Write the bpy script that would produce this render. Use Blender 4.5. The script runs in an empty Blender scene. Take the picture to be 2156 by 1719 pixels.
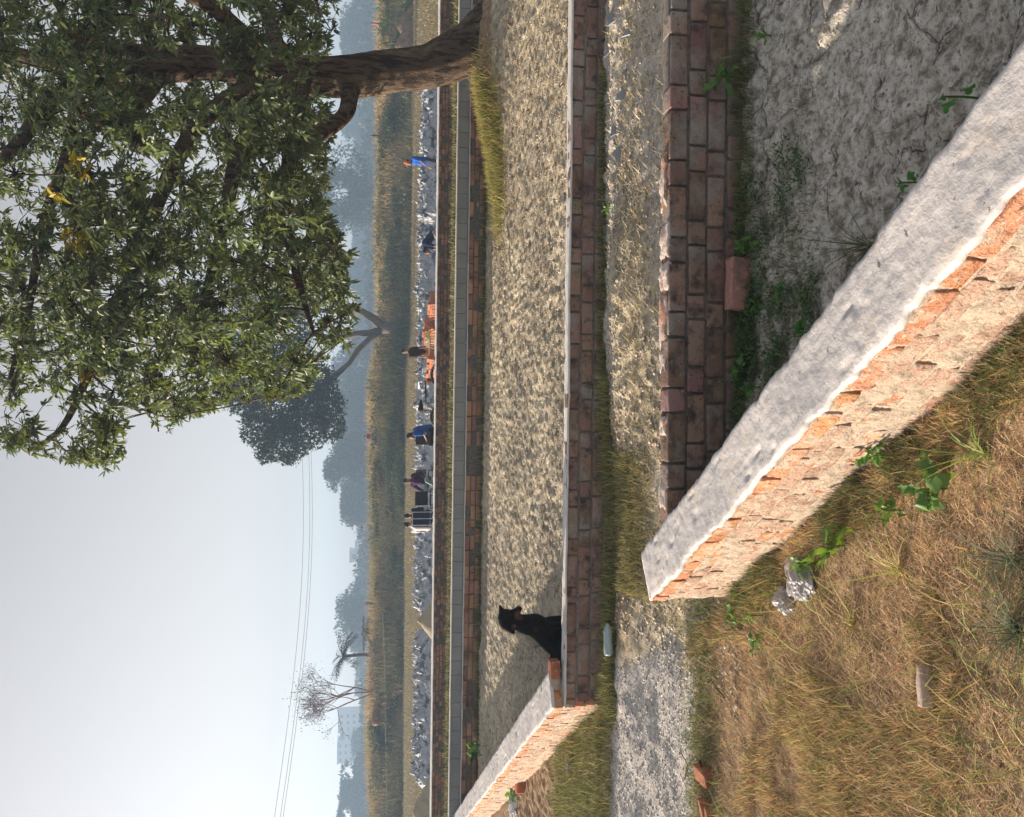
import bpy, math, random
import numpy as np
from mathutils import Vector, Matrix, Quaternion
random.seed(11); rng = np.random.default_rng(11)
R = math.radians
S = bpy.context.scene
col = S.collection

# ------------------------------------------------------------------ camera (the photograph is a portrait shot lying on its side)
F = 1722.0                      # focal length in units of a 2156 x 1719 frame
PITCH = R(9.3); ROLL = 0.007; CZ = 1.84
fw = Vector((0, math.cos(PITCH), -math.sin(PITCH)))
r0 = Vector((1, 0, 0)); u0 = Vector((0, math.sin(PITCH), math.cos(PITCH)))
rt = r0 * math.cos(ROLL) + u0 * math.sin(ROLL)
up = u0 * math.cos(ROLL) - r0 * math.sin(ROLL)
cd = bpy.data.cameras.new('camera'); cam = bpy.data.objects.new('camera', cd); col.objects.link(cam)
cd.sensor_fit = 'HORIZONTAL'; cd.sensor_width = 36; cd.lens = 36 * F / 2156
cd.clip_start = 0.05; cd.clip_end = 6000
M3 = Matrix((-up, rt, -fw)).transposed()        # local x = world down, local y = world right
cam.matrix_world = Matrix.Translation((0, 0, CZ)) @ M3.to_4x4()
S.camera = cam

# ------------------------------------------------------------------ light
SUN_EL = R(11.4); SUN_AZ = R(-72)               # azimuth clockwise from +Y : left, a little beyond
sd = Vector((math.sin(SUN_AZ) * math.cos(SUN_EL), math.cos(SUN_AZ) * math.cos(SUN_EL), math.sin(SUN_EL)))
W = bpy.data.worlds.new('World'); S.world = W; W.use_nodes = True
nt = W.node_tree; bg = nt.nodes['Background']
sky = nt.nodes.new('ShaderNodeTexSky'); sky.sky_type = 'NISHITA'; sky.sun_disc = False
sky.sun_elevation = SUN_EL; sky.sun_rotation = SUN_AZ
sky.air_density = 1.0; sky.dust_density = 1.6; sky.ozone_density = 2.5
hs = nt.nodes.new('ShaderNodeHueSaturation'); hs.inputs['Saturation'].default_value = .16; nt.links.new(sky.outputs[0], hs.inputs['Color'])
tn = nt.nodes.new('ShaderNodeMix'); tn.data_type = 'RGBA'; tn.blend_type = 'MULTIPLY'; tn.inputs[0].default_value = 1; tn.inputs[7].default_value = (1.0, .945, .92, 1)
nt.links.new(hs.outputs[0], tn.inputs[6]); nt.links.new(tn.outputs[2], bg.inputs[0]); bg.inputs[1].default_value = 0.094
sl = bpy.data.lights.new('sun', 'SUN'); sl.energy = 5.0; sl.angle = R(0.6); sl.color = (1.0, 0.84, 0.66)
so = bpy.data.objects.new('sun', sl); col.objects.link(so)
so.rotation_euler = sd.to_track_quat('Z', 'Y').to_euler()
S.view_settings.view_transform = 'Standard'; S.view_settings.look = 'None'
S.view_settings.exposure = 1.3; S.view_settings.gamma = 1.0
S.cycles.use_denoising = True
S.cycles.max_bounces = 6; S.cycles.diffuse_bounces = 3; S.cycles.glossy_bounces = 2
S.cycles.transmission_bounces = 4; S.cycles.transparent_max_bounces = 8; S.cycles.volume_bounces = 1
S.cycles.caustics_reflective = False; S.cycles.caustics_refractive = False
S.cycles.sample_clamp_indirect = 6

# ------------------------------------------------------------------ helpers
def ray(px, py):
    return fw * F + rt * (859.5 - py) - up * (px - 1078.0)
def at(px, py, z=None, Y=None):
    d = ray(px, py)
    k = (z - CZ) / d.z if z is not None else Y / d.y
    return Vector((d.x * k, d.y * k, CZ + d.z * k))
def proj(P):                     # (n,3) -> px, py
    Q = np.asarray(P, float) - np.array([0, 0, CZ])
    f_, r_, u_ = Q @ np.array(fw), Q @ np.array(rt), Q @ np.array(up)
    return 1078 - u_ / f_ * F, 859.5 - r_ / f_ * F

def _hash(ix, iy, iz, s):
    h = (ix * 374761393 + iy * 668265263 + iz * 2147483647 % 4294967296 * 1274126177 + s * 974711) & 0xffffffff
    h = ((h ^ (h >> 13)) * 1274126177) & 0xffffffff
    h = ((h ^ (h >> 16)) * 2246822519) & 0xffffffff
    return ((h ^ (h >> 13)) & 0xffffff) / 0xffffff
def vnoise(x, y, z=0.0, s=0):    # value noise in -1..1
    x = np.asarray(x, float); y = np.asarray(y, float); z = np.zeros_like(x) + z
    ix, iy, iz = np.floor(x).astype(np.int64), np.floor(y).astype(np.int64), np.floor(z).astype(np.int64)
    fx, fy, fz = x - ix, y - iy, z - iz
    fx, fy, fz = [t * t * (3 - 2 * t) for t in (fx, fy, fz)]
    r = 0
    for a in (0, 1):
        for b in (0, 1):
            for c in (0, 1):
                w = (fx if a else 1 - fx) * (fy if b else 1 - fy) * (fz if c else 1 - fz)
                r = r + w * _hash(ix + a, iy + b, iz + c, s)
    return r * 2 - 1
def fbm(x, y, z=0.0, s=0, o=4):
    r, a = 0, 1.0; x = np.asarray(x, float); y = np.asarray(y, float)
    for k in range(o):
        r = r + a * vnoise(x * 2 ** k + 7.3 * k, y * 2 ** k + 3.1 * k, np.asarray(z) * 2 ** k, s + k); a *= .5
    return r / 1.6
def sm(a, b, x):
    t = np.clip((np.asarray(x, float) - a) / (b - a), 0, 1); return t * t * (3 - 2 * t)

def tag(o, label=None, cat=None, group=None, kind=None):
    for k, v in (('label', label), ('category', cat), ('group', group), ('kind', kind)):
        if v: o[k] = v
    return o
def empty(name, loc=(0, 0, 0), rz=0.0, label=None, cat=None, group=None):
    o = bpy.data.objects.new(name, None); col.objects.link(o); o.location = loc; o.rotation_euler = (0, 0, rz)
    o.empty_display_size = .1
    return tag(o, label, cat, group)
def copy_tree(o, parent=None):
    c = o.copy(); col.objects.link(c); c.parent = parent
    for ch in list(o.children): copy_tree(ch, c)
    return c

class MB:
    """collects pieces, builds ONE mesh object"""
    def __init__(s): s.V = []; s.Fs = []; s.C = []; s.n = 0
    def add(s, V, Fa, c=(1, 1, 1)):
        V = np.asarray(V, float).reshape(-1, 3); s.V.append(V)
        for f in Fa: s.Fs.append(tuple(int(i) + s.n for i in f))
        s.C.extend([tuple(c)] * len(Fa)); s.n += len(V)
    def box(s, c, d, rz=0.0, cl=(1, 1, 1), ch=0.0, jit=0.0, rx=0.0, ry=0.0):
        hx, hy, hz = d[0] / 2, d[1] / 2, d[2] / 2
        if ch <= 0:
            V = [(x * hx, y * hy, z * hz) for x in (-1, 1) for y in (-1, 1) for z in (-1, 1)]
            Fa = [(0, 1, 3, 2), (4, 6, 7, 5), (0, 4, 5, 1), (2, 3, 7, 6), (0, 2, 6, 4), (1, 5, 7, 3)]
        else:
            V = []; idx = {}
            for x in (-1, 1):
                for y in (-1, 1):
                    for z in (-1, 1):
                        for k in range(3):
                            p = [x * (hx - ch), y * (hy - ch), z * (hz - ch)]; p[k] = (x, y, z)[k] * (hx, hy, hz)[k]
                            idx[(x, y, z, k)] = len(V); V.append(p)
            g = lambda *a: idx[a]; Fa = []
            for a in (-1, 1):
                Fa.append((g(a, -1, -1, 0), g(a, 1, -1, 0), g(a, 1, 1, 0), g(a, -1, 1, 0))[::a])
                Fa.append((g(-1, a, -1, 1), g(1, a, -1, 1), g(1, a, 1, 1), g(-1, a, 1, 1))[::-a])
                Fa.append((g(-1, -1, a, 2), g(1, -1, a, 2), g(1, 1, a, 2), g(-1, 1, a, 2))[::a])
                for b in (-1, 1):
                    Fa.append((g(a, b, -1, 0), g(a, b, 1, 0), g(a, b, 1, 1), g(a, b, -1, 1)))
                    Fa.append((g(a, -1, b, 0), g(a, 1, b, 0), g(a, 1, b, 2), g(a, -1, b, 2)))
                    Fa.append((g(-1, a, b, 1), g(1, a, b, 1), g(1, a, b, 2), g(-1, a, b, 2)))
                    for c_ in (-1, 1): Fa.append((g(a, b, c_, 0), g(a, b, c_, 1), g(a, b, c_, 2)))
        V = np.array(V, float)
        if jit: V += rng.uniform(-jit, jit, V.shape)
        s.add(V @ rotm(rx, ry, rz).T + np.array(c), Fa, cl)
    def tube(s, pts, rad, n=8, cl=(1, 1, 1), cap=True, rough=0.0):
        P = np.array([tuple(p) for p in pts], float); m = len(P)
        rad = np.full(m, rad) if np.isscalar(rad) else np.array(rad, float)
        T = np.gradient(P, axis=0); T /= np.linalg.norm(T, axis=1)[:, None] + 1e-9
        ref = np.array([0, 0, 1.0]) if abs(T[0, 2]) < .9 else np.array([1.0, 0, 0])
        a = np.cross(T[0], ref); a /= np.linalg.norm(a); V = []
        for i in range(m):
            a = a - T[i] * (a @ T[i]); a /= np.linalg.norm(a) + 1e-9; b = np.cross(T[i], a)
            for k in range(n):
                t = 2 * math.pi * k / n
                rr = rad[i] * (1 + (rough * (rng.random() - .5) if rough else 0))
                V.append(P[i] + (a * math.cos(t) + b * math.sin(t)) * rr)
        Fa = [(i * n + k, i * n + (k + 1) % n, (i + 1) * n + (k + 1) % n, (i + 1) * n + k) for i in range(m - 1) for k in range(n)]
        if cap: Fa += [tuple(range(n))[::-1], tuple((m - 1) * n + k for k in range(n))]
        s.add(V, Fa, cl)
    def ball(s, c, r, n=10, cl=(1, 1, 1), rot=None, jit=0.0):
        r = (r, r, r) if np.isscalar(r) else r; V = [(0, 0, -1)]
        h = n // 2
        for i in range(1, h):
            t = math.pi * i / h - math.pi / 2
            for k in range(n):
                V.append((math.cos(t) * math.cos(2 * math.pi * k / n), math.cos(t) * math.sin(2 * math.pi * k / n), math.sin(t)))
        V.append((0, 0, 1)); V = np.array(V) * (1 + (rng.uniform(-jit, jit, (len(V), 1)) if jit else 0)) * np.array(r)
        if rot is not None: V = V @ rot.T
        L = len(V) - 1; Fa = [(0, 1 + (k + 1) % n, 1 + k) for k in range(n)]
        for i in range(h - 2):
            for k in range(n): Fa.append((1 + i * n + k, 1 + i * n + (k + 1) % n, 1 + (i + 1) * n + (k + 1) % n, 1 + (i + 1) * n + k))
        Fa += [(1 + (h - 2) * n + k, 1 + (h - 2) * n + (k + 1) % n, L) for k in range(n)]
        s.add(V + np.array(c), Fa, cl)
    def build(s, name, m, parent=None, smooth=False, loc=None):
        me = bpy.data.meshes.new(name)
        V = np.concatenate(s.V) if s.V else np.zeros((0, 3))
        me.from_pydata([tuple(v) for v in V], [], s.Fs)
        if s.C:
            a = me.attributes.new('col', 'FLOAT_COLOR', 'FACE')
            C = np.ones((len(s.C), 4)); C[:, :3] = np.array(s.C); a.data.foreach_set('color', C.ravel())
        if smooth: me.polygons.foreach_set('use_smooth', [True] * len(me.polygons))
        me.materials.append(m); me.update()
        o = bpy.data.objects.new(name, me); col.objects.link(o)
        if parent is not None: o.parent = parent
        if loc is not None: o.location = loc
        return o
def rotm(rx, ry, rz):
    cx, sx, cy, sy, cz, sz = math.cos(rx), math.sin(rx), math.cos(ry), math.sin(ry), math.cos(rz), math.sin(rz)
    X = np.array([[1, 0, 0], [0, cx, -sx], [0, sx, cx]]); Y = np.array([[cy, 0, sy], [0, 1, 0], [-sy, 0, cy]]); Z = np.array([[cz, -sz, 0], [sz, cz, 0], [0, 0, 1]])
    return Z @ Y @ X
def bulk(name, V, Fa, m, C=None, parent=None, smooth=False):
    """big mesh from numpy arrays: V (n,3), Fa (m,k); C (m,3) face colours"""
    me = bpy.data.meshes.new(name); n, (f, k) = len(V), Fa.shape
    me.vertices.add(n); me.vertices.foreach_set('co', np.asarray(V, np.float32).ravel())
    me.loops.add(f * k); me.loops.foreach_set('vertex_index', Fa.astype(np.int32).ravel())
    me.polygons.add(f); me.polygons.foreach_set('loop_start', np.arange(0, f * k, k, dtype=np.int32))
    me.polygons.foreach_set('loop_total', np.full(f, k, np.int32))
    if C is not None:
        a = me.attributes.new('col', 'FLOAT_COLOR', 'FACE'); c4 = np.ones((f, 4), np.float32); c4[:, :3] = C; a.data.foreach_set('color', c4.ravel())
    me.update(calc_edges=True); me.validate()
    if smooth: me.polygons.foreach_set('use_smooth', [True] * f)
    me.materials.append(m); o = bpy.data.objects.new(name, me); col.objects.link(o)
    if parent is not None: o.parent = parent
    return o

# ------------------------------------------------------------------ materials
def mat(name, base=(.5, .5, .5), rough=.8, spec=.3, attr=False, n1=None, n2=None, bump=None, extra=None, metal=0, trans=0, alpha=1, coord='Object'):
    """attr: multiply by face colour 'col'. n1/n2 = (scale, colour, lo, hi): noise patches of another colour. bump = [(scale, strength, dist)]"""
    m = bpy.data.materials.new(name); m.use_nodes = True; t = m.node_tree; N = t.nodes; L = t.links
    b = N['Principled BSDF']; b.inputs['Roughness'].default_value = rough; b.inputs['Specular IOR Level'].default_value = spec
    b.inputs['Metallic'].default_value = metal; b.inputs['Alpha'].default_value = alpha
    if trans: b.inputs['Transmission Weight'].default_value = trans
    tc = N.new('ShaderNodeTexCoord'); rgb = N.new('ShaderNodeRGB'); rgb.outputs[0].default_value = (*base, 1); cur = rgb.outputs[0]
    if attr:
        a = N.new('ShaderNodeAttribute'); a.attribute_name = 'col'
        mx = N.new('ShaderNodeMix'); mx.data_type = 'RGBA'; mx.blend_type = 'MULTIPLY'; mx.inputs[0].default_value = 1
        L.new(cur, mx.inputs[6]); L.new(a.outputs['Color'], mx.inputs[7]); cur = mx.outputs[2]
    for nn in (n1, n2) + tuple(extra or ()):
        if not nn: continue
        sc, c2, lo, hi = nn[:4]
        nz = N.new('ShaderNodeTexNoise'); nz.inputs['Scale'].default_value = sc; nz.inputs['Detail'].default_value = 5; nz.inputs['Roughness'].default_value = .62
        src = tc.outputs[coord]
        if len(nn) > 4:
            mp = N.new('ShaderNodeMapping'); mp.inputs['Scale'].default_value = nn[4]; L.new(src, mp.inputs[0]); src = mp.outputs[0]
        L.new(src, nz.inputs['Vector'])
        mr = N.new('ShaderNodeMapRange'); mr.inputs[1].default_value = lo; mr.inputs[2].default_value = hi; L.new(nz.outputs[0], mr.inputs[0])
        mx = N.new('ShaderNodeMix'); mx.data_type = 'RGBA'; L.new(mr.outputs[0], mx.inputs[0]); L.new(cur, mx.inputs[6]); mx.inputs[7].default_value = (*c2, 1); cur = mx.outputs[2]
    L.new(cur, b.inputs['Base Color'])
    prev = None
    for (sc, st, di) in (bump or ()):
        nz = N.new('ShaderNodeTexNoise'); nz.inputs['Scale'].default_value = sc; nz.inputs['Detail'].default_value = 6; nz.inputs['Roughness'].default_value = .65
        L.new(tc.outputs[coord], nz.inputs['Vector'])
        bp = N.new('ShaderNodeBump'); bp.inputs['Strength'].default_value = st; bp.inputs['Distance'].default_value = di
        L.new(nz.outputs[0], bp.inputs['Height'])
        if prev: L.new(prev, bp.inputs['Normal'])
        prev = bp.outputs[0]
    if prev: L.new(prev, b.inputs['Normal'])
    return m
def leafmat(name, base, rough=.45, spec=.5, tr=.25, trc=(.25, .35, .05)):
    m = mat(name, base, rough, spec, attr=True); t = m.node_tree; N = t.nodes; L = t.links
    b = N['Principled BSDF']; out = N['Material Output']; td = N.new('ShaderNodeBsdfTranslucent'); td.inputs[0].default_value = (*trc, 1)
    a = N.new('ShaderNodeAttribute'); a.attribute_name = 'col'; mx = N.new('ShaderNodeMix'); mx.data_type = 'RGBA'; mx.blend_type = 'MULTIPLY'; mx.inputs[0].default_value = 1
    mx.inputs[6].default_value = (*trc, 1); L.new(a.outputs['Color'], mx.inputs[7]); L.new(mx.outputs[2], td.inputs[0])
    ms = N.new('ShaderNodeMixShader'); ms.inputs[0].default_value = tr; L.new(b.outputs[0], ms.inputs[1]); L.new(td.outputs[0], ms.inputs[2]); L.new(ms.outputs[0], out.inputs[0])
    return m
mort = (.34, .33, .31)
M = dict(
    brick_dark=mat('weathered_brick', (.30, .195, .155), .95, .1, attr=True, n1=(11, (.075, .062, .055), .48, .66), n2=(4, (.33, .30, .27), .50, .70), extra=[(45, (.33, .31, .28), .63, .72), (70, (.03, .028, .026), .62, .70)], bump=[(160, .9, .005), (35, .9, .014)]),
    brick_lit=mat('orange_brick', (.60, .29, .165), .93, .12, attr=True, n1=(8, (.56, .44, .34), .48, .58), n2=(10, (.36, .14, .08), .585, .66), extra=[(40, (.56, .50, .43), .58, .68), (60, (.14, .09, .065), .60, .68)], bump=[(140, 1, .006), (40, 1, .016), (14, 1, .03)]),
    brick_far=mat('old_brick', (.40, .23, .16), .95, .1, attr=True, n1=(3, (.06, .05, .045), .48, .75), n2=(13, (.24, .20, .17), .62, .75), bump=[(60, .7, .01)]),
    brick_new=mat('red_brick', (.50, .20, .115), .9, .15, attr=True, n1=(3, (.26, .11, .07), .50, .62), n2=(17, (.55, .34, .24), .6, .7), bump=[(90, .5, .004)]),
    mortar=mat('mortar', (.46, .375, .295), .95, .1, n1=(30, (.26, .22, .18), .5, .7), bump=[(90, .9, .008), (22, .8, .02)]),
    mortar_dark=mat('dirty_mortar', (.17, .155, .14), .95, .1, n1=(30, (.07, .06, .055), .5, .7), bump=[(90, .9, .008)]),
    plaster=mat('cement_plaster', (.62, .585, .57), .93, .12, n1=(2.6, (.47, .455, .46), .42, .60), n2=(34, (.22, .20, .18), .655, .70), extra=[(7, (.66, .58, .50), .55, .75), (13, (.42, .41, .41), .62, .70)], bump=[(70, .4, .005), (16, .5, .012)]),
    mortar_mid=mat('grey_mortar', (.25, .235, .215), .95, .1, n1=(30, (.12, .11, .10), .5, .7), bump=[(90, .9, .008)]),
    crust=mat('pale_crust', (.56, .47, .42), .95, .1, n1=(12, (.40, .22, .15), .52, .62), n2=(40, (.2, .17, .15), .6, .7), bump=[(60, .9, .008)]),
    plaster_white=mat('pale_plaster', (.62, .60, .58), .9, .15, n1=(6, (.45, .44, .43), .5, .7), bump=[(50, .5, .006)]),
    concrete=mat('concrete_block', (.285, .29, .285), .9, .2, attr=True, n1=(2.0, (.22, .225, .22), .45, .7), n2=(30, (.36, .36, .35), .6, .75), bump=[(80, .3, .003)]),
    bark=mat('bark', (.13, .092, .066), .95, .1, n1=(16, (.045, .034, .027), .48, .56, (1, 1, .16)), n2=(5, (.22, .17, .12), .55, .7, (1, 1, .3)), bump=[(40, 1, .03), (14, 1, .06)]),
    bark_far=mat('grey_bark', (.12, .095, .08), .95, .1, n1=(3, (.08, .07, .06), .45, .65, (1, 1, .3)), bump=[(6, .8, .05)]),
    leaf=leafmat('mango_leaf', (.105, .135, .066), .46, .42, .26, (.22, .27, .06)),
    leaf_yellow=leafmat('yellow_leaf', (.42, .33, .03), .5, .4, .3, (.5, .42, .04)),
    leaf_far=leafmat('far_leaf', (.075, .095, .042), .6, .3, .15, (.12, .16, .05)),
    weed=leafmat('weed_leaf', (.10, .20, .05), .5, .35, .3, (.22, .38, .06)),
    grass=leafmat('grass_blade', (1, 1, 1), .7, .2, .3, (.8, .8, .6)),
    tarp=mat('grey_plastic', (.50, .53, .58), .4, .5, n1=(2.5, (.10, .12, .16), .50, .60), n2=(6, (.72, .71, .70), .56, .62), bump=[(5, 1, .15), (14, 1, .06)]),
    clod=mat('soil_clod', (1, 1, 1), .95, .1, attr=True, bump=[(70, .6, .006)]),
    skin=mat('skin', (.26, .13, .08), .6, .35), hair=mat('black_hair', (.012, .010, .010), .6, .3),
    black=mat('black_paint', (.015, .015, .017), .4, .5), steel=mat('steel', (.45, .45, .46), .35, .5, metal=.8),
    rubber=mat('rubber', (.025, .024, .024), .7, .3), grey=mat('grey_metal', (.2, .2, .21), .5, .4),
)
def cloth(name, c): return mat(name, c, .9, .1, n1=(9, tuple(x * .7 for x in c), .5, .7), bump=[(12, .6, .02)])
# ------------------------------------------------------------------ ground: one sheet to the horizon
zW = .44                                        # level of the low wall tops
A2, B2 = at(1412, -60, zW), at(1408, 1112, zW)  # second long wall, near
A1, B1 = at(1205, -60, zW), at(1187, 1490, zW)  # first long wall
A3, B3 = at(995, -120, zW), at(968, 1790, zW)   # wall under the paved walk (front face)
A4, B4 = at(929, -200, .57), at(906, 1900, .57) # low wall by the people
CN0 = at(2300, 205, zW); CN0 = Vector((.39, 1.30, zW))
def line_y(A, B, X): return A.y + (B.y - A.y) * (X - A.x) / (B.x - A.x)
cE = at(1372, 1262, zW); dC = Vector((-.517, .856, 0)); nC = Vector((.856, .517, 0))   # near cross wall: left arris end, direction, right normal
def cross_s(X, Y):                              # signed distance right of the cross wall's left face
    return (X - cE.x) * nC.x + (Y - cE.y) * nC.y
def hmap(X, Y, fine=True):
    X = np.asarray(X, float); Y = np.asarray(Y, float)
    s = cross_s(X, Y); y2 = line_y(A2, B2, X); y1 = line_y(A1, B1, X); y3 = line_y(A3, B3, X); y4 = line_y(A4, B4, X)
    right = sm(.05, .2, s)
    pit = right * (1 - sm(-.05, .05, Y - y2))
    z = 0.0 * X
    z = z + pit * (.015 + .05 * sm(-.5, 0, Y - y2))
    strip = sm(.0, .12, Y - y2) * (1 - sm(-.05, .05, Y - y1))
    z = z + (1-pit*0) * .11 * sm(-.95, -.3, Y - y1) * (Y < y1 + .05) * (1 - sm(-3, -6, X) * 0)
    z = z + .05 * np.exp(-((s + .04) / .10) ** 2) * (Y < 3.9) * (1 + .5 * fbm(X * 4, Y * 4, s=66))
    z = z + strip * sm(-1.2, .8, X) * (.02 + .10 * sm(1.05, 1.35, Y - y2 + .12 * fbm(X * 1.5, X * 0, s=5)) - .05 * sm(1.7, 1.95, Y - y2))
    fld = sm(-.02, .1, Y - y1)
    z = z + fld * (.10 + .05 * sm(-.6, -.1, Y - y3) * (Y < y3) + .16 * np.exp(-((Y - y1 - .3) / .35) ** 2) * (1 - sm(1.5, 4, abs(X + 1.6))))
    leftfld = 1 - right; z = np.where((leftfld > .5) & (Y > y1), .13, z)
    # tree mound
    z = z + .34 * np.exp(-((X - 5.2) / 1.15) ** 2 - ((Y - 11.7) / .55) ** 2) + .10 * np.exp(-((X - 4.3) / 1.2) ** 2 - ((Y - 11.3) / .7) ** 2)
    z = z + sm(.25, .6, Y - y3) * (.28 - .05 * 0) - .10 * sm(2, 5, Y - y3)
    low = -.35 - .35 * sm(2, 7, X)
    t = sm(.5, 3.4, Y - y4); z = z * (1 - t) + low * t
    z = z + 2.15 * sm(66, 73, Y + 1.5 * fbm(X * .07, X * 0, s=9)) - .15 * sm(80, 140, Y)
    z = z + .03 * fbm(X * .35, Y * .35, s=2) * sm(8, 30, Y) + .35 * fbm(X * .12, Y * .12, s=3) * sm(64, 75, Y) * (1 - sm(90, 200, Y))
    if fine:
        near = 1 - sm(18, 26, Y)
        soil = np.clip(pit + strip * sm(-1.5, 0, X) + fld, 0, 1)
        z = z + near * (.016 * fbm(X * 2.2, Y * 2.2, s=12) + soil * ((.032 + .016 * pit) * np.abs(fbm(X * 7, Y * 7, s=21)) + .020 * np.abs(fbm(X * 15, Y * 22, s=27, o=2)) + .012 * fbm(X * 19, Y * 19, s=31, o=3)) + (1 - soil) * .012 * fbm(X * 9, Y * 9, s=41, o=3))
        # ruts along the path through the gap
        z = z + (1 - right) * .03 * fbm(X * .8, Y * 5, s=44) * (1 - sm(6, 8, Y)) * sm(3.9, 4.6, Y)
    return z
def hz(x, y): return float(hmap(np.array([x]), np.array([y]))[0])
ys = [-3.0, -1, .3, .8]
while ys[-1] < 21: ys.append(ys[-1] + max(.008, .0042 * ys[-1]))
while ys[-1] < 95: ys.append(ys[-1] * 1.012)
ys += [110, 140, 180, 230, 300, 390, 480]
xs = list(np.arange(-5, 2, .022)) + list(np.arange(2, 7.5, .035))
l, r_ = -5.0, 7.5
while l > -70: l -= .04 + .02 * abs(l + 5); xs.append(l)
while r_ < 70: r_ += .05 + .02 * abs(r_ - 7.5); xs.append(r_)
xs += [-480, -350, -230, -150, -100, 100, 150, 230, 350, 480]; xs = np.array(sorted(xs)); ys = np.array(ys)
GX, GY = np.meshgrid(xs, ys); GZ = hmap(GX, GY); nx, ny = len(xs), len(ys)
idx = np.arange(nx * ny).reshape(ny, nx)
Fq = np.stack([idx[:-1, :-1], idx[:-1, 1:], idx[1:, 1:], idx[1:, :-1]], -1).reshape(-1, 4)
def gmat():
    m = bpy.data.materials.new('ground'); m.use_nodes = True; t = m.node_tree; N = t.nodes; L = t.links; b = N['Principled BSDF']
    b.inputs['Roughness'].default_value = .95; b.inputs['Specular IOR Level'].default_value = .12
    tc = N.new('ShaderNodeTexCoord'); a = N.new('ShaderNodeAttribute'); a.attribute_name = 'zone'; sp = N.new('ShaderNodeSeparateColor'); L.new(a.outputs['Color'], sp.inputs[0])
    def noise(sc, det=6, ro=.62):
        n = N.new('ShaderNodeTexNoise'); n.inputs['Scale'].default_value = sc; n.inputs['Detail'].default_value = det; n.inputs['Roughness'].default_value = ro
        L.new(tc.outputs['Object'], n.inputs['Vector']); return n.outputs[0]
    def ramp(f, cs):
        r = N.new('ShaderNodeValToRGB'); L.new(f, r.inputs[0]); e = r.color_ramp.elements
        e[0].position = cs[0][0]; e[0].color = (*cs[0][1], 1); e[1].position = cs[-1][0]; e[1].color = (*cs[-1][1], 1)
        for p, c in cs[1:-1]: q = e.new(p); q.color = (*c, 1)
        return r.outputs[0]
    def mix(f, c1, c2):
        x = N.new('ShaderNodeMix'); x.data_type = 'RGBA'; L.new(f, x.inputs[0]); L.new(c1, x.inputs[6]); L.new(c2, x.inputs[7]); return x.outputs[2]
    nA, nB, nC_ = noise(14), noise(3), noise(55, 4)
    soil = ramp(nA, [(.34, (.27, .235, .185)), (.5, (.56, .50, .40)), (.66, (.70, .63, .51))])
    grav = ramp(nC_, [(.35, (.30, .27, .24)), (.5, (.50, .47, .44)), (.66, (.64, .61, .58))])
    gr = ramp(nA, [(.3, (.13, .09, .055)), (.5, (.33, .235, .15)), (.7, (.46, .345, .23))])
    wild = ramp(nB, [(.3, (.06, .065, .03)), (.5, (.17, .13, .065)), (.7, (.26, .19, .10))])
    big = noise(.55, 4); dkr = ramp(big, [(.40, (.62, .60, .58)), (.60, (1.0, .97, .90))]); sm1 = N.new('ShaderNodeMix'); sm1.data_type = 'RGBA'; sm1.blend_type = 'MULTIPLY'; sm1.inputs[0].default_value = 1; L.new(soil, sm1.inputs[6]); L.new(dkr, sm1.inputs[7]); soil = sm1.outputs[2]; silt = ramp(nA, [(.36, (.24, .215, .18)), (.48, (.50, .465, .41)), (.66, (.66, .625, .57))]); fm = N.new('ShaderNodeMix'); fm.data_type = 'RGBA'; fm.blend_type = 'MULTIPLY'; fm.inputs[0].default_value = 1; L.new(silt, fm.inputs[6]); L.new(ramp(noise(34, 8, .75), [(.40, (.52, .50, .47)), (.52, (1, 1, 1))]), fm.inputs[7]); silt = fm.outputs[2]; soil = mix(a.outputs['Alpha'], soil, silt); c = mix(sp.outputs[1], soil, grav); c = mix(sp.outputs[0], c, gr); c = mix(sp.outputs[2], c, wild)  # pit silt: dark mottling in the colour stands in for weak relief shade
    csock = c
    prev = None
    # drying cracks, only where zone alpha says bare pit soil
    vo = N.new('ShaderNodeTexVoronoi'); vo.feature = 'DISTANCE_TO_EDGE'; vo.inputs['Scale'].default_value = 2.8
    wn = N.new('ShaderNodeTexNoise'); wn.inputs['Scale'].default_value = 3; wn.inputs['Detail'].default_value = 5; L.new(tc.outputs['Object'], wn.inputs['Vector'])
    va = N.new('ShaderNodeVectorMath'); va.operation = 'MULTIPLY_ADD'; va.inputs[1].default_value = (.30, .30, .30); L.new(wn.outputs[1], va.inputs[0]); L.new(tc.outputs['Object'], va.inputs[2]); L.new(va.outputs[0], vo.inputs['Vector'])
    mr = N.new('ShaderNodeMapRange'); mr.inputs[1].default_value = 0; mr.inputs[2].default_value = .035; L.new(vo.outputs['Distance'], mr.inputs[0])
    mm_ = N.new('ShaderNodeMapRange'); mm_.inputs[1].default_value = 0; mm_.inputs[2].default_value = .010; mm_.inputs[3].default_value = 1; mm_.inputs[4].default_value = 0; L.new(vo.outputs['Distance'], mm_.inputs[0])
    m0 = N.new('ShaderNodeMapRange'); m0.inputs[1].default_value = .46; m0.inputs[2].default_value = .56; L.new(nB, m0.inputs[0])
    m3 = N.new('ShaderNodeMath'); m3.operation = 'MULTIPLY'; L.new(mm_.outputs[0], m3.inputs[0]); L.new(a.outputs['Alpha'], m3.inputs[1]); m4 = N.new('ShaderNodeMath'); m4.operation = 'MULTIPLY'; L.new(m3.outputs[0], m4.inputs[0]); L.new(m0.outputs[0], m4.inputs[1])
    dk = N.new('ShaderNodeRGB'); dk.outputs[0].default_value = (.07, .06, .05, 1); csock = mix(m4.outputs[0], csock, dk.outputs[0]); L.new(csock, b.inputs['Base Color'])
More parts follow.
